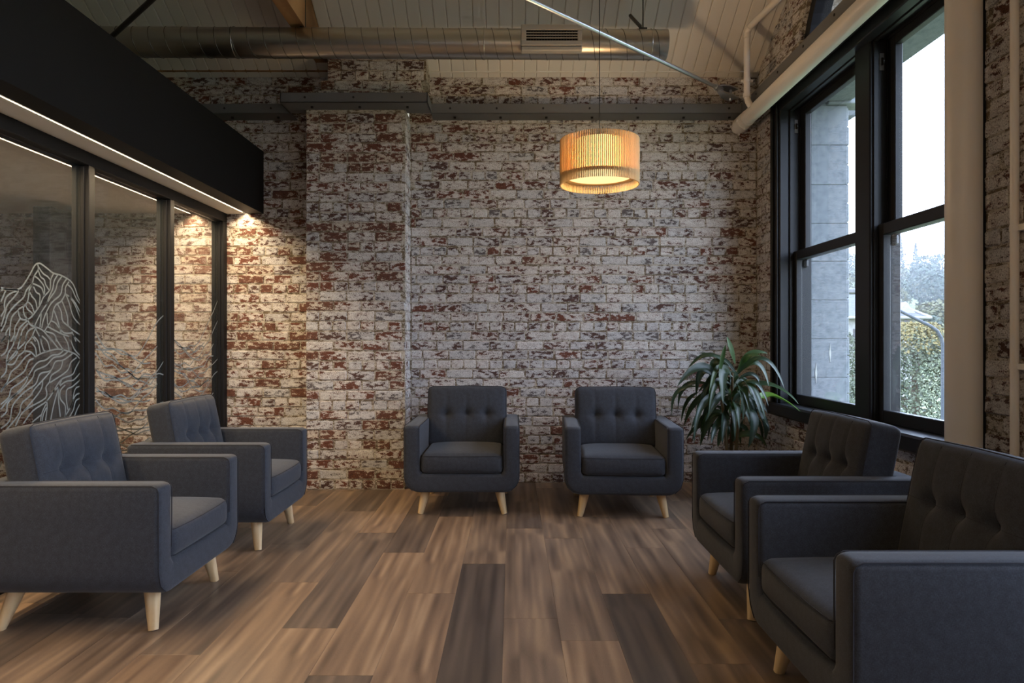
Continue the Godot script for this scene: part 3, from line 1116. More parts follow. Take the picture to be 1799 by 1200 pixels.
func make_armchair() -> Node3D:
	var t := thing("armchair", "armchair", "armchair", Vector3.ZERO, 0.0, "charcoal button-back armchairs round the lounge")
	var W := 0.3925
	var I := 0.2825
	var top := 0.612
	var bottom := 0.158
	var base := 0.285
	var front := 0.385
	var r := 0.024
	# stations of the U: outer point, inner point, how much the section shrinks towards the ends of the arms
	var left := []
	for k in 5:
		var a := PI / 2 * k / 4.0
		left.append([Vector2(-W, top - r + r * cos(a)), Vector2(-I, top - r + r * cos(a)), r * (1.0 - sin(a))])
	for y in [0.5, 0.4, 0.33]:
		left.append([Vector2(-W, y), Vector2(-I, maxf(y, base + 0.03)), 0.0])
	for k in 9:
		var a := PI / 2 * k / 8.0
		left.append([Vector2(-I - 0.11 * cos(a), 0.268 - 0.11 * sin(a)), Vector2(-I + 0.012 * sin(a), base + 0.02 * (1.0 - sin(a))), 0.0])
	var right := []
	for p in left:
		right.append([Vector2(-p[0].x, p[0].y), Vector2(-p[1].x, p[1].y), p[2]])
	for side in [left, right]:
		var s := Shape.new()
		var rows := []
		for p in side:
			rows.append(section(p[0], p[1], p[2], front, r))
		s.grid(rows, true, func(q): return Vector3(signf(q.x) * (W + I) / 2, clampf(q.y, 0.24, top - 0.05), q.z * 0.8))
		s.smooth(1)
		var cap: Array = rows[0]
		var mid := Vector3.ZERO
		for q in cap:
			mid += q / cap.size()
		for j in cap.size():
			s.tri(mid, cap[j], cap[(j + 1) % cap.size()], Vector3.UP)
		var arm := obj("armrest", s, M.fabric, t)
		var sx: float = signf(side[0][0].x)
		for e in [W - 0.003, I + 0.003]:
			var path := [Vector3(sx * e, top - 0.004, -front + 0.03), Vector3(sx * e, top - 0.004, front - 0.03), Vector3(sx * e, top - 0.014, front - 0.010), Vector3(sx * e, top - 0.03, front - 0.003), Vector3(sx * e, 0.34, front - 0.003)]
			if e > I + 0.01:
				path.append_array([Vector3(sx * (W - 0.004), 0.268, front - 0.003), Vector3(sx * (W - 0.02), 0.21, front - 0.004), Vector3(sx * (W - 0.06), 0.174, front - 0.004)])
			var pipe := Shape.new()
			pipe.tube(path, 0.0022, 5)
			obj("seam", pipe, M.seam, arm)
	var s := Shape.new()
	var rows := []
	for k in 5:
		var x := lerpf(-I + 0.012, I - 0.012, k / 4.0)
		rows.append(section(Vector2(x if k > 0 and k < 4 else (-I if k == 0 else I), bottom), Vector2(x, base), 0.0, front, r))
	s.grid(rows, true, func(q): return Vector3(q.x, (bottom + base) / 2, q.z * 0.8))
	obj("base_rail", s, M.fabric, t)
	s = Shape.new()
	s.rbox(Vector3(-I - 0.03, 0.2, -front + 0.002), Vector3(I + 0.03, top - 0.002, -front + 0.10), 0.022, Vector3i(4, 3, 1), func(p): return p)
	obj("back_panel", s, M.fabric, t)
	# seat cushion with a crowned top
	s = Shape.new()
	var half := Vector3(I - 0.004, 0.066, 0.31)
	s.rbox(Vector3(-half.x, 0.284, -0.24), Vector3(half.x, 0.416, front - 0.004), 0.036, Vector3i(12, 3, 12), func(p):
		var u: float = p.x / half.x
		var v: float = p.z / 0.31
		var k := (1.0 - u * u * u * u) * (1.0 - v * v * v * v)
		return Vector3(p.x, p.y + (0.02 * k if p.y > 0 else 0.0), p.z + (0.012 * (1.0 - u * u * u * u) * (1.0 - p.y * p.y / 0.0044) if p.z > 0.2 else 0.0)))
	var seat := obj("seat_cushion", s, M.fabric, t)
	s = Shape.new()
	for y in [0.404, 0.296]:
		s.tube([Vector3(-half.x + 0.003, y, -0.1), Vector3(-half.x + 0.003, y, front - 0.035), Vector3(-half.x + 0.03, y, front - 0.007), Vector3(-half.x * 0.5, y, front), Vector3(0, y, front + 0.003), Vector3(half.x * 0.5, y, front), Vector3(half.x - 0.03, y, front - 0.007), Vector3(half.x - 0.003, y, front - 0.035), Vector3(half.x - 0.003, y, -0.1)], 0.002, 5)
	obj("piping", s, M.seam, seat)
	# back cushion: tilted, with seams, and three buttons sunk into it
	var back := Node3D.new()
	back.name = "back_cushion"
	t.add_child(back)
	back.position = Vector3(0, 0.405, -0.105)
	back.rotation.x = -0.2
	var hw := 0.3
	var tall := 0.445
	var by := 0.235
	var buttons := [-0.15, 0.0, 0.15]
	s = Shape.new()
	s.rbox(Vector3(-hw, 0.0, -0.145), Vector3(hw, tall, 0.0), 0.034, Vector3i(56, 40, 2), func(p):
		var y: float = p.y + tall / 2
		var u: float = p.x / hw
		var v: float = p.y / (tall / 2)
		var q: Vector3 = p
		var edge := (1.0 - u * u * u * u) * (1.0 - v * v * v * v)
		if p.z > 0.0:
			q.z += tuft(p.x, y, hw, tall, by) * clampf(p.z / 0.0725 * 2.0 - 1.0, 0.0, 1.0)
		else:
			q.z -= 0.012 * edge
		q.y += 0.006 * (1.0 - u * u) * (1.0 if v > 0.5 else 0.0)
		return q)
	obj("cover", s, M.fabric, back)
	for bx in buttons:
		s = Shape.new()
		s.lathe([Vector2(0.0, -0.006), Vector2(0.009, -0.005), Vector2(0.012, 0.0), Vector2(0.009, 0.004), Vector2(0.0, 0.006)], 12)
		var b := obj("button", s, M.fabric, back)
		b.position = Vector3(bx, by, -0.022)
		b.rotation.x = PI / 2
	s = Shape.new()
	for e in [-1, 1]:
		s.tube([Vector3(e * (hw - 0.004), 0.02, -0.008), Vector3(e * (hw - 0.004), tall - 0.04, -0.008), Vector3(e * (hw - 0.012), tall - 0.012, -0.008), Vector3(e * (hw - 0.04), tall + 0.0, -0.006), Vector3(0, tall + 0.004, -0.004)], 0.0022, 5)
	obj("piping", s, M.seam, back)
	for k in 4:
		var path := []
		for i in 33:
			var u := lerpf(0.035, 0.965, i / 32.0)
			var x: float = buttons[k] if k < 3 else lerpf(-hw, hw, u)
			var y := tall * u if k < 3 else by
			path.append(Vector3(x, y, tuft(x, y, hw, tall, by) - 0.0002))
		s = Shape.new()
		s.tube(path, 0.0013, 4)
		obj("seam", s, M.seam, back)
	# splayed legs
	for sx in [-1, 1]:
		for sz in [-1, 1]:
			s = Shape.new()
			var a := Vector3(sx * 0.252, 0.165, 0.285 if sz > 0 else -0.27)
			var b := Vector3(sx * 0.288, 0.0, 0.308 if sz > 0 else -0.32)
			var path := []
			var radii := []
			for k in 5:
				path.append(a.lerp(b, k / 4.0))
				radii.append(lerpf(0.034, 0.0195, k / 4.0))
			s.tube(path, radii, 14)
			obj("leg", s, M.leg, t)
	return t

# how far the face of the back cushion stands out: puffed, with shallow seams and sunk buttons
func tuft(x: float, y: float, hw: float, tall: float, by: float) -> float:
	var u := x / hw
	var v := (y - tall / 2) / (tall / 2)
	var edge := (1.0 - u * u * u * u) * (1.0 - v * v * v * v)
	var lift := 0.02 * edge
	for bx in [-0.15, 0.0, 0.15]:
		var dx: float = x - bx
		var rr: float = dx * dx + (y - by) * (y - by)
		lift -= 0.0035 * exp(-dx * dx / 0.0002) * edge
		lift -= 0.022 * exp(-rr / 0.0016) + 0.01 * exp(-rr / 0.0003)
	return lift - 0.003 * exp(-(y - by) * (y - by) / 0.0002) * edge

# rounded rectangle between an outer and an inner point of the U, across the depth of the chair
func section(o: Vector2, i: Vector2, shrink: float, front: float, r: float) -> Array:
	var dir := (i - o).normalized()
	var l := (i - o).length()
	var pts := []
	var corners := [[shrink + r, front - shrink - r, PI, PI / 2], [l - shrink - r, front - shrink - r, PI / 2, 0.0], [l - shrink - r, -front + shrink + r, 0.0, -PI / 2], [shrink + r, -front + shrink + r, -PI / 2, -PI]]
	var rr := r
	for c in corners:
		for k in 4:
			var a := lerpf(c[2], c[3], k / 3.0)
			var u: float = c[0] + rr * cos(a)
			var z: float = c[1] + rr * sin(a)
			var p := o + dir * u
			pts.append(Vector3(p.x, p.y, z))
	return pts

func build_armchairs() -> void:
	var first := make_armchair()
	var spots := [
		[-0.340, 4.985, 0.0, "charcoal armchair against the brick wall beside the pier"],
		[0.762, 4.90, -3.0, "charcoal armchair against the brick wall beside the potted plant"],
		[-1.745, 4.15, 90.0, "charcoal armchair by the glass partition, the one nearer the brick pier"],
		[-1.775, 3.08, 90.0, "charcoal armchair in the foreground with its back to the mountain drawing"],
		[1.325, 3.18, -90.0, "charcoal armchair under the window sill, in front of the plant"],
		[1.262, 2.15, -90.0, "charcoal armchair nearest the camera, in front of the thick white vertical pipe"]]
	for k in spots.size():
		var c := first
		if k > 0:
			c = first.duplicate()
			c.name = numbered("armchair")
			add_child(c)
		c.position = at(spots[k][0], 0, spots[k][1])
		c.rotation.y = deg_to_rad(spots[k][2])
		c.set_meta("label", spots[k][3])

# ---------------------------------------------------------------- pendant lamp

func pendant(where: Vector3, label: String, ceiling: float) -> void:
	var t := thing("pendant_lamp", label, "lamp", where, 0.0, "timber slat pendant lamps")
	var s := Shape.new()
	var slat := Shape.new()
	slat.cbox(Vector3(-0.003, 0.0, -0.0045), Vector3(0.003, 0.284, 0.0045), 0.001)
	var sm := slat.mesh()
	var n := 132
	for k in n:
		var a := TAU * k / n
		var o := put("slat", sm, M.slat, t)
		o.transform = Transform3D(Basis(Vector3.UP, a), Vector3(sin(a) * 0.246, 0, cos(a) * 0.246))
	for y in [0.052]:
		s = Shape.new()
		s.lathe([Vector2(0.205, y), Vector2(0.2405, y), Vector2(0.2405, y + 0.013), Vector2(0.205, y + 0.013), Vector2(0.205, y)], 64)
		obj("hoop", s, M.slat, t)
	s = Shape.new()
	s.lathe([Vector2(0.0, 0.056), Vector2(0.205, 0.056), Vector2(0.205, 0.060), Vector2(0.0, 0.060)], 64)
	obj("lamp_diffuser", s, glow(Color(1.0, 0.87, 0.62), 1.0), t)
	s = Shape.new()
	s.lathe([Vector2(0.0, 0.072), Vector2(0.165, 0.073), Vector2(0.172, 0.08), Vector2(0.172, 0.268), Vector2(0.165, 0.276), Vector2(0.0, 0.277)], 32)
	obj("lamp_bulb", s, glow(Color(1.0, 0.86, 0.56), 1.4), t)
	s = Shape.new()
	for k in 3:
		var a := TAU * k / 3 + 0.4
		s.tube([Vector3(0, 0.275, 0), Vector3(sin(a) * 0.21, 0.268, cos(a) * 0.21)], 0.004, 6)
	s.tube([Vector3(0, 0.25, 0), Vector3(0, 0.30, 0)], 0.012, 10)
	obj("spider", s, M.bolt, t)
	s = Shape.new()
	s.tube([Vector3(0, 0.29, 0), Vector3(0, ceiling - where.y, 0)], 0.0028, 6)
	obj("cord", s, M.tyre, t)
	var l := OmniLight3D.new()
	l.name = "bulb_lamp"
	l.light_color = Color(1.0, 0.85, 0.66)
	l.light_energy = PENDANT_POWER
	l.omni_range = 14.0
	l.omni_attenuation = 2.0
	l.light_size = 0.06
	l.shadow_enabled = true
	t.add_child(l)
	l.position = Vector3(0, 0.16, 0)
	var a := AreaLight3D.new()
	a.name = "diffuser_lamp"
	a.area_size = Vector2(0.28, 0.28)
	a.area_normalize_energy = true
	a.light_color = Color(1.0, 0.85, 0.66)
	a.light_energy = PENDANT_POWER
	a.area_range = 14.0
	a.shadow_enabled = true
	t.add_child(a)
	a.position = Vector3(0, 0.05, 0)
	a.rotation.x = -PI / 2

# ---------------------------------------------------------------- potted dracaena

func build_plant() -> void:
	var px := 1.635
	var pd := 5.1
	var pot := thing("plant_pot", "dark pot hidden behind the armchairs in the corner", "pot", at(px, 0, pd))
	var s := Shape.new()
	s.lathe([Vector2(0.0, 0.0), Vector2(0.13, 0.0), Vector2(0.165, 0.32), Vector2(0.17, 0.335), Vector2(0.15, 0.335), Vector2(0.145, 0.3)], 32)
	obj("body", s, M.pot, pot)
	s = Shape.new()
	s.lathe([Vector2(0.148, 0.29), Vector2(0.0, 0.30)], 32)
	obj("soil", s, M.soil, pot)
	var t := thing("dracaena", "leafy green dracaena in the corner between brick wall and window", "plant")
	for k in [[px, 0.30, pd, 1.64, 0.95, 5.08], [px - 0.03, 0.30, pd - 0.03, 1.53, 0.90, 5.05], [px + 0.02, 0.30, pd - 0.04, 1.67, 0.72, 5.0]]:
		s = Shape.new()
		s.tube([at(k[0], k[1], k[2]), at((k[0] + k[3]) / 2 + 0.01, (k[1] + k[4]) / 2, k[2]), at(k[3], k[4], k[5])], [0.014, 0.012, 0.009], 8)
		obj("stem", s, M.stem, t)
	for k in LEAVES.size():
		var q: Array = LEAVES[k]
		leaf(t, at(q[0], q[1], q[2]), at(q[3], q[4], q[5]), at(q[6], q[7], q[8]), q[9], M.leaf[3 if k == 15 else (2 if k < 4 else rng.randi() % 2)])
	# more leaves round the back and low down
	for k in 26:
		var a := rng.randf_range(0, TAU)
		var y := rng.randf_range(0.45, 0.9)
		var reach := rng.randf_range(0.14, 0.3)
		var b := at(1.62 + 0.02 * cos(a), y, 5.08 - 0.02 * sin(a))
		var c := b + Vector3(cos(a) * reach * 0.6, rng.randf_range(0.02, 0.12), sin(a) * reach * 0.6)
		var e := b + Vector3(cos(a) * reach, rng.randf_range(-0.22, -0.05), sin(a) * reach)
		leaf(t, b, c, e, rng.randf_range(0.03, 0.055), M.leaf[rng.randi() % 3])

func leaf(t: Node3D, a: Vector3, b: Vector3, c: Vector3, wide: float, m: Material) -> void:
	var s := Shape.new()
	s.smooth(1)
	var ctrl := b * 2.0 - (a + c) / 2.0
	ctrl = b.lerp(ctrl, 0.75)
	var n := 12
	var rows := []
	for i in n + 1:
		var u := float(i) / n
		var p := a.lerp(ctrl, u).lerp(ctrl.lerp(c, u), u)
		var q := ((ctrl - a).lerp(c - ctrl, u)).normalized()
		var side := q.cross(Vector3(0.35, 0.5, 0.8).normalized()).normalized()
		var up := side.cross(q).normalized()
		var w := wide * 0.66 * pow(sin(PI * clampf(u * 0.93 + 0.05, 0, 1)), 0.75) * (1.0 - 0.25 * u)
		if i == n:
			w = 0.0008
		rows.append([p - side * w + up * w * 0.35, p - side * w * 0.5 + up * w * 0.1, p, p + side * w * 0.5 + up * w * 0.1, p + side * w + up * w * 0.35])
	for i in n:
		for j in 4:
			var mid: Vector3 = (rows[i][j] + rows[i + 1][j + 1]) / 2
			s.st.add_vertex(rows[i][j]); s.st.add_vertex(rows[i][j + 1]); s.st.add_vertex(rows[i + 1][j + 1])
			s.st.add_vertex(rows[i][j]); s.st.add_vertex(rows[i + 1][j + 1]); s.st.add_vertex(rows[i + 1][j])
	obj("leaf", s, m, t)

# ---------------------------------------------------------------- what stands outside the window

func build_outside() -> void:
	# rendered masonry pier outside, in courses
	var t := setting("wall_outside")
	var ys := [0.6, 0.897, 1.2, 1.503, 1.806, 2.103, 2.406, 2.717, 3.03]
	for k in ys.size() - 1:
		obj("stone", block(2.275, 2.625, ys[k] + 0.002, ys[k + 1] - 0.002, 5.344, 5.9, 0.004), M.render, t)
	obj("core", block(2.24, 2.62, 0.6, 3.06, 5.35, 5.95), M.render, t)
	for k in 16:
		var y := 0.62 + k * 0.15
		obj("edge_stone", block(2.622, 2.648 + rng.randf_range(-0.004, 0.006), y, y + 0.148, 5.36, 5.6, 0.008), M.render, t)
	obj("ledge", block(2.46, 2.68, 3.03, 3.06, 5.30, 5.5, 0.006), M.render, t)
	obj("capital", block(2.61, 2.74, 2.97, 3.02, 5.42, 5.7, 0.01), M.render, t)
	obj("capital", block(2.60, 2.85, 3.06, 3.14, 5.36, 5.75, 0.015), M.render, t)
	for q in [[2.49, 1.09, 0.008, 0.075], [2.38, 0.93, 0.008, 0.08]]:
		var s := Shape.new()
		s.prism(PackedVector2Array([Vector2(q[0] - q[2], q[1]), Vector2(q[0], q[1] - q[3]), Vector2(q[0] + q[2], q[1]), Vector2(q[0], q[1] + q[3])]), -5.3442, -5.341)
		obj("paint_flake", s, M.flake, t)
	obj("lintel", block(2.27, 2.636, 3.052, 3.3, 2.9, 5.9, 0.006), M.render, t)
	# street, ground and wooded hill
	var g := Shape.new()
	g.prism(PackedVector2Array([Vector2(-30, -6), Vector2(-30, -2.9), Vector2(10, -2.9), Vector2(30, -2.2), Vector2(60, -1.2), Vector2(90, 2.0), Vector2(150, 13.0), Vector2(185, 20.5), Vector2(260, 20.5), Vector2(260, -6)]), 3.5, 190, SIDE)
	struct("ground", g, M.hill)
	tree("autumn_tree", "bushy green tree turning yellow at the top, beyond the street lamp", at(10.0, -2.7, 17.0), 2.3, 4.35, 30000, true)
	tree("street_tree", "green tree beyond the gap beside the pale pier", at(11.3, -2.4, 23.5), 1.5, 3.9, 12000, false)
	# street lamp
	t = thing("street_lamp", "slender street lamp with a long curved arm outside the window", "street lamp", at(8.84, -2.8, 14.0))
	var s := Shape.new()
	s.tube([Vector3(0, 0, 0), Vector3(0, 3.9, 0), Vector3(-0.03, 4.05, 0), Vector3(-0.12, 4.2, 0), Vector3(-0.26, 4.3, 0), Vector3(-0.45, 4.39, 0), Vector3(-1.1, 4.72, 0), Vector3(-1.7, 5.0, 0)], [0.05, 0.035, 0.034, 0.034, 0.033, 0.032, 0.03, 0.03], 10)
	obj("pole", s, plain(rgb8(62, 68, 76), 0.6), t)
	s = Shape.new()
	s.cbox(Vector3(-2.2, 4.95, -0.12), Vector3(-1.65, 5.07, 0.12), 0.03)
	obj("lantern", s, M.grey_steel, t)
	# house with a hipped roof
	t = thing("house", "white house with a grey hipped roof among the trees", "house", at(23.2, 0, 45.0))
	s = Shape.new()
	s.box(Vector3(-4.0, -3.0, -5.0), Vector3(2.9, 2.75, 1.0))
	obj("wall", s, M.house, t)
	s = Shape.new()
	s.flat()
	var e := [Vector3(-4.4, 2.7, 1.5), Vector3(3.5, 2.7, 1.5), Vector3(3.5, 2.7, -5.5), Vector3(-4.4, 2.7, -5.5)]
	var r0 := Vector3(-2.0, 4.7, -2.0)
	var r1 := Vector3(1.0, 4.55, -2.0)
	s.quad(e[0], e[1], r1, r0, Vector3(0, 1, 1))
	s.quad(e[2], e[3], r0, r1, Vector3(0, 1, -1))
	s.tri(e[1], e[2], r1, Vector3(1, 1, 0))
	s.tri(e[3], e[0], r0, Vector3(-1, 1, 0))
	s.quad(e[0], e[1], e[2], e[3], Vector3.DOWN)
	obj("roof", s, M.roof, t)
	s = Shape.new()
	s.tube([r1 + Vector3(0, 0.04, 0), e[1] + Vector3(0, 0.04, 0)], 0.09, 6)
	s.tube([r0 + Vector3(0, 0.04, 0), r1 + Vector3(0, 0.04, 0)], 0.09, 6)
	s.tube([e[0], e[1], e[2]], 0.1, 6)
	obj("ridge_cap", s, M.house, t)
	s = Shape.new()
	s.prism(PackedVector2Array([Vector2(1.7, 3.0), Vector2(2.9, 3.0), Vector2(2.3, 3.75)]), -1.2, 0.9)
	obj("dormer", s, M.house, t)
	s = Shape.new()
	s.tube([Vector3(2.2, 2.35, 1.0), Vector3(2.2, 2.35, 1.04)], 0.22, 18)
	obj("round_window", s, M.car_glass, t)
	s = Shape.new()
	s.box(Vector3(-1.2, 0.6, 1.0), Vector3(0.0, 2.0, 1.04))
	obj("window", s, M.car_glass, t)
	# parked car
	t = thing("parked_car", "pale parked car glimpsed beyond the pier", "car", at(15.2, -2.17, 30.0), 0.3)
	s = Shape.new()
	s.rbox(Vector3(-2.0, 0.3, -0.8), Vector3(2.0, 1.02, 0.8), 0.12, Vector3i(4, 2, 3), func(p): return p)
	obj("body", s, M.car_paint, t)
	s = Shape.new()
	s.prism(PackedVector2Array([Vector2(-1.5, 0.98), Vector2(1.1, 0.98), Vector2(0.5, 1.5), Vector2(-1.1, 1.5)]), -0.68, 0.68)
	obj("cabin", s, M.car_glass, t)
	s = Shape.new()
	s.rbox(Vector3(-1.1, 1.46, -0.68), Vector3(0.5, 1.54, 0.68), 0.03, Vector3i(2, 1, 2), func(p): return p)
	obj("roof", s, M.car_paint, t)
	for x in [-1.25, 1.25]:
		for z in [-0.8, 0.65]:
			s = Shape.new()
			s.tube([Vector3(x, 0.32, z), Vector3(x, 0.32, z + 0.15)], 0.32, 18)
			obj("wheel", s, M.tyre, t)
	# trees on the hill: three shapes, copied
	var kinds := [blob_tree(rgb8(60, 69, 50)), blob_tree(rgb8(84, 83, 54)), blob_tree(rgb8(52, 62, 50)), conifer(rgb8(40, 49, 45))]
	var kept := [Vector3(105, 183, 1.0), Vector3(109.6, 186, 1.0), Vector3(119, 186, 1.0), Vector3(97, 180, 1.0)]
	for k in 900:
		var d := 66.0 + 116.0 * pow(rng.randf(), 0.8)
		var x := d * rng.randf_range(0.44, 0.72)
		var size := rng.randf_range(0.85, 1.3)
		var room := true
		for q in kept:
			if Vector2(x - q.x, d - q.y).length() < 3.6 * (size + q.z):
				room = false
				break
		if room:
			kept.append(Vector3(x, d, size))
			hill_tree(kinds, rng.randi() % 3, x, d, size)
	for q in [[104.0, 183.0, 1.3], [110.6, 187.0, 1.05], [119.0, 186.0, 0.8], [97.0, 180.0, 0.9]]:
		hill_tree(kinds, 3, q[0], q[1], q[2])

func ground_y(d: float) -> float:
	var p := [[10.0, -2.9], [30.0, -2.2], [60.0, -1.2], [90.0, 2.0], [150.0, 13.0], [185.0, 20.5], [260.0, 20.5]]
	for k in p.size() - 1:
		if d <= p[k + 1][0]:
			return lerpf(p[k][1], p[k + 1][1], clampf((d - p[k][0]) / (p[k + 1][0] - p[k][0]), 0, 1))
	return 20.5

func hill_tree(kinds: Array, kind: int, x: float, d: float, size: float) -> void:
	var o := MeshInstance3D.new()
	o.name = numbered("conifer" if kind == 3 else "hillside_tree")
	o.mesh = kinds[kind]
	o.material_override = M.foliage
	add_child(o)
	o.position = at(x, ground_y(d) - 0.3, d)
	o.scale = Vector3.ONE * size
	o.rotation.y = rng.randf() * TAU
	tag(o, "pointed conifer on the skyline of the far hill" if kind == 3 else "rounded tree among many on the far wooded hill", "tree", "conifers on the hilltop" if kind == 3 else "trees on the far hillside")

# crown of leaf clumps: many small tilted blades over a lumpy ball
func blob_tree(c: Color) -> ArrayMesh:
	var s := Shape.new()
	s.flat()
	var lin := c.srgb_to_linear()
	for k in 900:
		var dir := Vector3(rng.randfn(), rng.randfn(), rng.randfn()).normalized()
		var lump := 1.0 + 0.18 * sin(dir.x * 7.0 + c.r * 40.0) * sin(dir.y * 6.0) + 0.12 * sin(dir.z * 9.0)
		var p := Vector3(dir.x * 2.6, 2.7 + dir.y * 2.5, dir.z * 2.6) * Vector3(lump, 1, lump) * rng.randf_range(0.86, 1.0)
		s.st.set_color(lin * rng.randf_range(0.75, 1.3))
		blade(s, p, dir, rng.randf_range(0.35, 0.6))
	return s.mesh()

func conifer(c: Color) -> ArrayMesh:
	var s := Shape.new()
	s.flat()
	var lin := c.srgb_to_linear()
	for k in 900:
		var h := pow(rng.randf(), 1.3)
		var a := rng.randf() * TAU
		var r := (1.0 - h) * 1.9 * (0.75 + 0.25 * sin(h * 60.0)) + 0.1
		s.st.set_color(lin * rng.randf_range(0.75, 1.25))
		blade(s, Vector3(cos(a) * r * rng.randf_range(0.5, 1.0), 0.4 + h * 7.2, sin(a) * r * rng.randf_range(0.5, 1.0)), Vector3(cos(a), 0.3, sin(a)), 0.4)
	return s.mesh()

func blade(s: Shape, p: Vector3, out: Vector3, size: float) -> void:
	var n := (out + Vector3(rng.randfn(), rng.randfn(), rng.randfn()) * 0.6).normalized()
	var u := n.cross(Vector3(rng.randfn(), rng.randfn(), rng.randfn())).normalized() * size * 0.5
	var v := n.cross(u.normalized()) * size * 0.35
	s.quad(p - u, p + v, p + u, p - v, n)

func tree(called: String, label: String, where: Vector3, radius: float, high: float, blades: int, autumn: bool) -> void:
	var t := thing(called, label, "tree", where)
	var s := Shape.new()
	s.tube([Vector3(0, -0.3, 0), Vector3(0.05, high * 0.5, 0), Vector3(0, high * 0.85, 0)], [0.16, 0.1, 0.03], 9)
	for k in 7:
		var a := TAU * k / 7
		s.tube([Vector3(0, high * (0.3 + 0.06 * k), 0), Vector3(cos(a) * radius * 0.6, high * (0.45 + 0.06 * k), sin(a) * radius * 0.6)], [0.05, 0.02], 6)
	obj("trunk", s, M.bark, t)
	s = Shape.new()
	s.flat()
	for k in blades:
		var h := rng.randf()
		var a := rng.randf() * TAU
		var r := radius * pow(sin(PI * clampf(0.08 + 0.92 * (1.0 - h), 0, 1) * 0.62), 0.8) * (0.9 + 0.14 * sin(a * 5.0 + h * 9.0)) * sqrt(rng.randf_range(0.35, 1.0))
		var p := Vector3(cos(a) * r, high * (0.12 + 0.88 * h), sin(a) * r)
		var c := rgb8(62, 70, 52).lerp(rgb8(88, 95, 72), rng.randf())
		if rng.randf() < 0.12:
			c = rgb8(44, 50, 41)
		if autumn and h > 0.8 and rng.randf() < (h - 0.74) * 4.0:
			c = rgb8(124, 107, 60).lerp(rgb8(104, 99, 62), rng.randf())
		s.st.set_color(c.srgb_to_linear())
		blade(s, p, Vector3(cos(a), 0.5, sin(a)), rng.randf_range(0.04, 0.09))
	obj("crown", s, M.foliage, t)

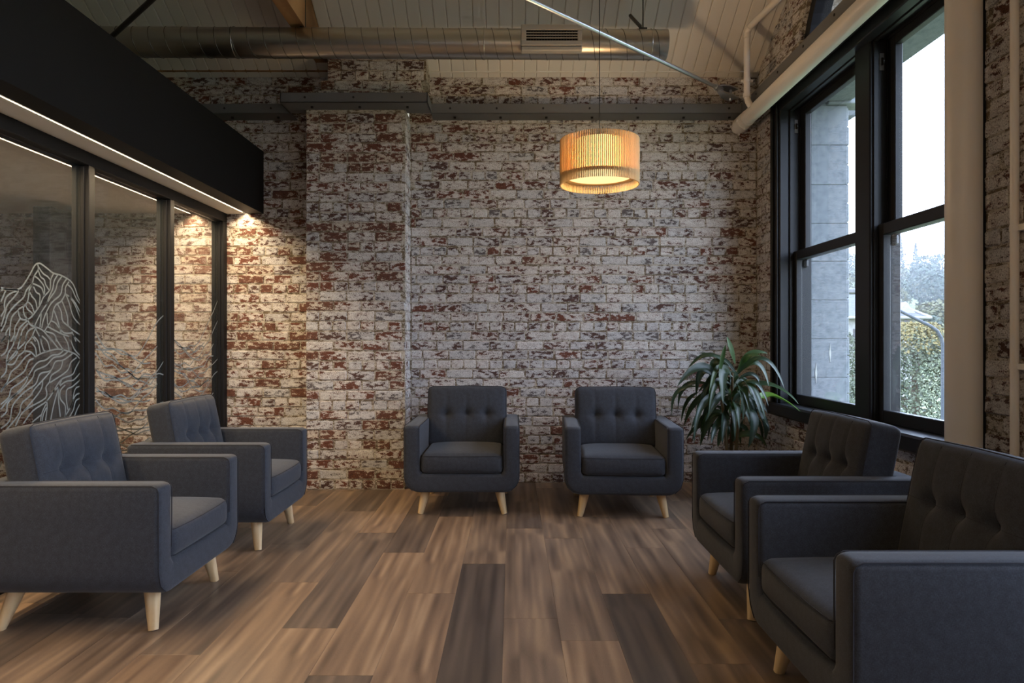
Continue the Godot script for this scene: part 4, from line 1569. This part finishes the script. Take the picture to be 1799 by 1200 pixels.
# printed mountain drawing on the glass: distance, height, distance, height ...
const PRINT := [
	[3.243,1.437,3.288,1.430,3.364,1.440,3.403,1.474,3.443,1.525,3.474,1.568,3.500,1.581,3.521,1.580,3.564,1.563,3.614,1.542,3.677,1.536,3.754,1.513,3.790,1.480,3.815,1.435,3.843,1.400],
	[3.243,1.423,3.270,1.431,3.354,1.432,3.335,1.403,3.284,1.355,3.270,1.316,3.243,1.251],
	[3.354,1.432,3.302,1.411,3.274,1.388,3.265,1.357,3.265,1.330,3.243,1.298],
	[3.243,1.369,3.274,1.426],
	[3.495,1.574,3.498,1.548,3.469,1.513,3.454,1.475,3.413,1.436,3.393,1.399,3.335,1.357,3.288,1.310,3.270,1.265,3.243,1.227],
	[3.498,1.548,3.516,1.514,3.543,1.501,3.554,1.476,3.578,1.452],
	[3.500,1.563,3.532,1.534,3.570,1.519,3.592,1.502],
	[3.469,1.513,3.500,1.501,3.543,1.464,3.543,1.416],
	[3.454,1.475,3.500,1.465,3.527,1.452,3.543,1.416],
	[3.464,1.458,3.485,1.431,3.511,1.418,3.506,1.366],
	[3.433,1.434,3.454,1.407,3.479,1.387,3.490,1.347],
	[3.421,1.380,3.449,1.363,3.469,1.328],
	[3.406,1.365,3.423,1.341,3.449,1.327,3.459,1.313],
	[3.454,1.475,3.433,1.434,3.421,1.380,3.393,1.350,3.398,1.315,3.421,1.291],
	[3.614,1.538,3.592,1.502,3.586,1.453,3.537,1.409,3.511,1.367,3.459,1.313,3.421,1.291,3.374,1.293,3.357,1.334,3.389,1.353],
	[3.648,1.536,3.620,1.501,3.608,1.458,3.581,1.415,3.559,1.373,3.521,1.331,3.474,1.263],
	[3.682,1.531,3.648,1.496,3.631,1.453,3.592,1.412,3.559,1.373],
	[3.721,1.521,3.688,1.484,3.671,1.433,3.603,1.387,3.564,1.340,3.537,1.291,3.524,1.250],
	[3.741,1.508,3.712,1.474,3.709,1.439,3.677,1.398,3.637,1.377,3.614,1.346,3.597,1.293,3.543,1.232],
	[3.521,1.331,3.516,1.290,3.511,1.253],
	[3.564,1.329,3.570,1.269],
	[3.730,1.491,3.766,1.471,3.802,1.422,3.843,1.386],
	[3.712,1.439,3.766,1.416,3.802,1.386,3.843,1.340],
	[3.712,1.439,3.741,1.395,3.778,1.318,3.840,1.272],
	[3.741,1.430,3.790,1.385,3.840,1.308],
	[3.682,1.399,3.706,1.362,3.730,1.312,3.741,1.262,3.840,1.216],
	[3.648,1.378,3.677,1.341,3.688,1.292,3.741,1.262],
	[3.617,1.346,3.642,1.305,3.677,1.222],
	[3.597,1.289,3.631,1.278,3.665,1.249,3.706,1.226,3.766,1.227],
	[3.570,1.258,3.677,1.222,3.741,1.207,3.754,1.180],
	[3.554,1.232,3.620,1.218,3.637,1.180],
	[3.485,1.253,3.537,1.235,3.603,1.180],
	[3.479,1.245,3.527,1.180],
	[3.485,1.253,3.459,1.212,3.479,1.180],
	[3.421,1.291,3.443,1.263,3.485,1.256],
	[3.485,1.256,3.433,1.237,3.413,1.212,3.408,1.180],
	[3.423,1.269,3.384,1.233,3.369,1.180],
	[3.418,1.283,3.369,1.250,3.350,1.215,3.331,1.180],
	[3.369,1.292,3.335,1.250,3.331,1.215,3.307,1.180],
	[3.357,1.334,3.316,1.301,3.302,1.249,3.298,1.180],
	[3.298,1.249,3.279,1.228,3.270,1.204,3.243,1.180],
	[3.766,1.235,3.802,1.180],
	[3.243,1.176,3.274,1.207],
	[3.300,1.208,3.289,1.165,3.274,1.130,3.243,1.111],
	[3.337,1.208,3.321,1.161,3.289,1.122,3.279,1.080,3.276,1.037,3.243,1.008],
	[3.375,1.208,3.353,1.149,3.343,1.117,3.279,1.076],
	[3.415,1.208,3.403,1.176,3.343,1.133,3.279,1.076],
	[3.460,1.209,3.432,1.184,3.409,1.164,3.398,1.132,3.359,1.109,3.326,1.070,3.279,1.072],
	[3.398,1.132,3.443,1.127,3.478,1.102],
	[3.443,1.180,3.478,1.147,3.484,1.106],
	[3.460,1.209,3.496,1.180,3.514,1.118],
	[3.508,1.209,3.538,1.138,3.562,1.128],
	[3.526,1.209,3.568,1.180,3.587,1.134],
	[3.575,1.210,3.657,1.139],
	[3.631,1.210,3.644,1.185,3.696,1.132],
	[3.696,1.211,3.730,1.171,3.743,1.127],
	[3.743,1.211,3.785,1.140,3.834,1.103],
	[3.478,1.102,3.520,1.118,3.587,1.132,3.657,1.139,3.743,1.125,3.799,1.108,3.838,1.081],
	[3.443,1.119,3.403,1.100,3.359,1.061,3.310,1.032,3.284,0.986,3.243,0.947],
	[3.466,1.094,3.432,1.083,3.398,1.032,3.348,1.006,3.274,0.971,3.243,0.939],
	[3.696,1.132,3.657,1.111,3.606,1.108,3.556,1.084,3.508,1.077,3.472,1.057,3.426,1.010,3.364,0.974,3.310,0.950,3.294,0.912,3.243,0.881],
	[3.730,1.123,3.683,1.102,3.618,1.095,3.556,1.054,3.478,1.032,3.455,0.993,3.370,0.933,3.294,0.900,3.243,0.858],
	[3.771,1.113,3.696,1.080,3.631,1.073,3.593,1.027,3.514,1.014,3.478,0.962,3.398,0.927,3.321,0.870,3.300,0.798,3.243,0.767],
	[3.593,1.023,3.532,0.980,3.472,0.938,3.443,0.908,3.381,0.873,3.359,0.819,3.268,0.748],
	[3.426,1.014,3.409,0.975,3.353,0.931,3.289,0.885,3.279,0.843,3.243,0.820],
	[3.690,1.080,3.670,1.033,3.600,1.002,3.581,0.965,3.556,0.941,3.553,0.886,3.398,0.835,3.337,0.766],
	[3.806,1.090,3.757,1.065,3.723,1.018,3.587,0.964],
	[3.838,1.076,3.799,1.032,3.771,0.998,3.690,0.980,3.644,0.948,3.568,0.873,3.460,0.829,3.392,0.772],
	[3.532,0.976,3.514,0.927,3.403,0.839],
	[3.838,1.003,3.778,0.966,3.710,0.961,3.606,0.912],
	[3.838,0.965,3.771,0.931,3.723,0.916,3.720,0.859,3.733,0.805],
	[3.683,0.976,3.657,0.934,3.618,0.847,3.593,0.769],
	[3.657,0.934,3.654,0.874,3.670,0.773],
	[3.710,0.944,3.670,0.916,3.670,0.872,3.710,0.830,3.710,0.768],
	[3.834,0.929,3.792,0.912,3.764,0.833,3.703,0.769],
	[3.834,0.890,3.792,0.876,3.750,0.813],
	[3.834,0.861,3.799,0.848,3.778,0.801,3.743,0.765],
	[3.834,0.827,3.806,0.794,3.788,0.764],
	[3.562,0.873,3.565,0.831,3.553,0.769],
	[3.556,0.853,3.526,0.810,3.514,0.769],
	[3.559,0.835,3.538,0.804,3.526,0.768],
	[3.520,0.802,3.455,0.772],
	[3.778,1.212,3.841,1.173],]
# leaves: root, middle and tip as (x, y, d), then width
const LEAVES := [
	[1.655,1.009,5.064,1.596,1.111,4.989,1.557,1.217,4.950,0.058],
	[1.530,0.893,5.058,1.513,1.035,4.953,1.534,1.157,4.899,0.047],
	[1.677,0.954,5.072,1.748,1.091,5.031,1.879,1.091,5.011,0.043],
	[1.666,0.947,5.061,1.696,1.065,4.967,1.792,1.078,4.919,0.037],
	[1.672,0.940,5.057,1.824,1.074,4.944,1.951,0.840,4.885,0.037],
	[1.685,0.954,5.072,1.810,1.033,5.033,1.887,0.846,5.013,0.041],
	[1.662,0.953,5.095,1.591,1.053,5.170,1.420,1.092,5.209,0.037],
	[1.652,0.961,5.090,1.487,1.093,5.139,1.333,0.978,5.164,0.034],
	[1.613,0.993,5.088,1.508,1.022,5.130,1.502,0.853,5.151,0.056],
	[1.543,0.893,5.064,1.374,1.012,4.985,1.197,0.854,4.944,0.053],
	[1.532,0.877,5.078,1.405,0.978,5.069,1.365,0.769,5.064,0.053],
	[1.621,0.939,5.066,1.539,0.965,5.000,1.536,0.724,4.965,0.069],
	[1.658,0.831,5.061,1.682,0.837,4.972,1.666,0.611,4.926,0.072],
	[1.692,0.909,5.058,1.744,0.839,4.954,1.785,0.640,4.900,0.050],
	[1.752,0.870,5.063,1.930,0.852,4.983,1.965,0.749,4.678,0.048],
	[1.817,0.766,5.096,1.965,0.768,5.075,1.965,0.701,4.652,0.061],
	[1.543,0.852,5.091,1.466,0.802,5.146,1.395,0.633,5.175,0.064],
	[1.543,0.759,5.090,1.488,0.731,5.141,1.495,0.540,5.167,0.072],
	[1.660,0.736,5.090,1.589,0.708,5.139,1.593,0.429,5.164,0.069],
	[1.736,0.676,5.062,1.768,0.616,4.977,1.707,0.410,4.934,0.064],
	[1.815,0.691,5.068,1.855,0.590,5.008,1.844,0.456,4.978,0.048],
	[1.370,0.845,5.082,1.217,0.806,5.093,1.195,0.622,5.098,0.025],
	[1.472,0.860,5.087,1.294,0.858,5.121,1.251,0.684,5.138,0.033],
	[1.388,0.798,5.093,1.310,0.722,5.153,1.286,0.565,5.185,0.025],
	[1.521,0.829,5.094,1.375,0.722,5.160,1.309,0.536,5.194,0.037],
	[1.510,0.800,5.058,1.357,0.703,4.949,1.304,0.443,4.893,0.037],
	[1.556,0.643,5.081,1.457,0.581,5.087,1.403,0.401,5.090,0.048],
	[1.681,0.558,5.084,1.750,0.524,5.105,1.750,0.476,5.115,0.041],
	[1.640,0.574,5.077,1.642,0.491,5.061,1.632,0.434,5.052,0.043],
	[1.813,0.614,5.062,1.850,0.594,4.973,1.855,0.528,4.928,0.027],
	[1.756,0.768,5.075,1.833,0.731,5.052,1.886,0.650,5.040,0.036],
	[1.580,0.654,5.058,1.470,0.559,4.950,1.431,0.450,4.894,0.041],
	[1.654,0.938,5.096,1.624,0.823,5.175,1.589,0.757,5.215,0.035],
	[1.684,0.922,5.093,1.666,0.793,5.156,1.684,0.632,5.189,0.039],
	[1.703,0.799,5.079,1.786,0.737,5.072,1.815,0.567,5.068,0.043],
	[1.606,0.800,5.067,1.510,0.774,5.006,1.409,0.594,4.974,0.043],
	[1.724,0.603,5.095,1.717,0.516,5.168,1.745,0.392,5.205,0.047],
	[1.579,0.566,5.080,1.547,0.488,5.078,1.531,0.395,5.077,0.043],
	[1.786,0.642,5.094,1.872,0.556,5.161,1.908,0.393,5.195,0.039],
	[1.614,0.720,5.092,1.664,0.597,5.152,1.642,0.474,5.182,0.047],
	[1.686,0.900,5.077,1.805,0.939,5.061,1.856,0.770,5.053,0.031],
	[1.639,0.916,5.072,1.519,0.941,5.036,1.383,0.773,5.017,0.031],
	[1.626,0.861,5.081,1.495,0.899,5.085,1.387,0.798,5.088,0.030],
	[1.577,0.768,5.073,1.428,0.740,5.041,1.316,0.527,5.024,0.036],
]
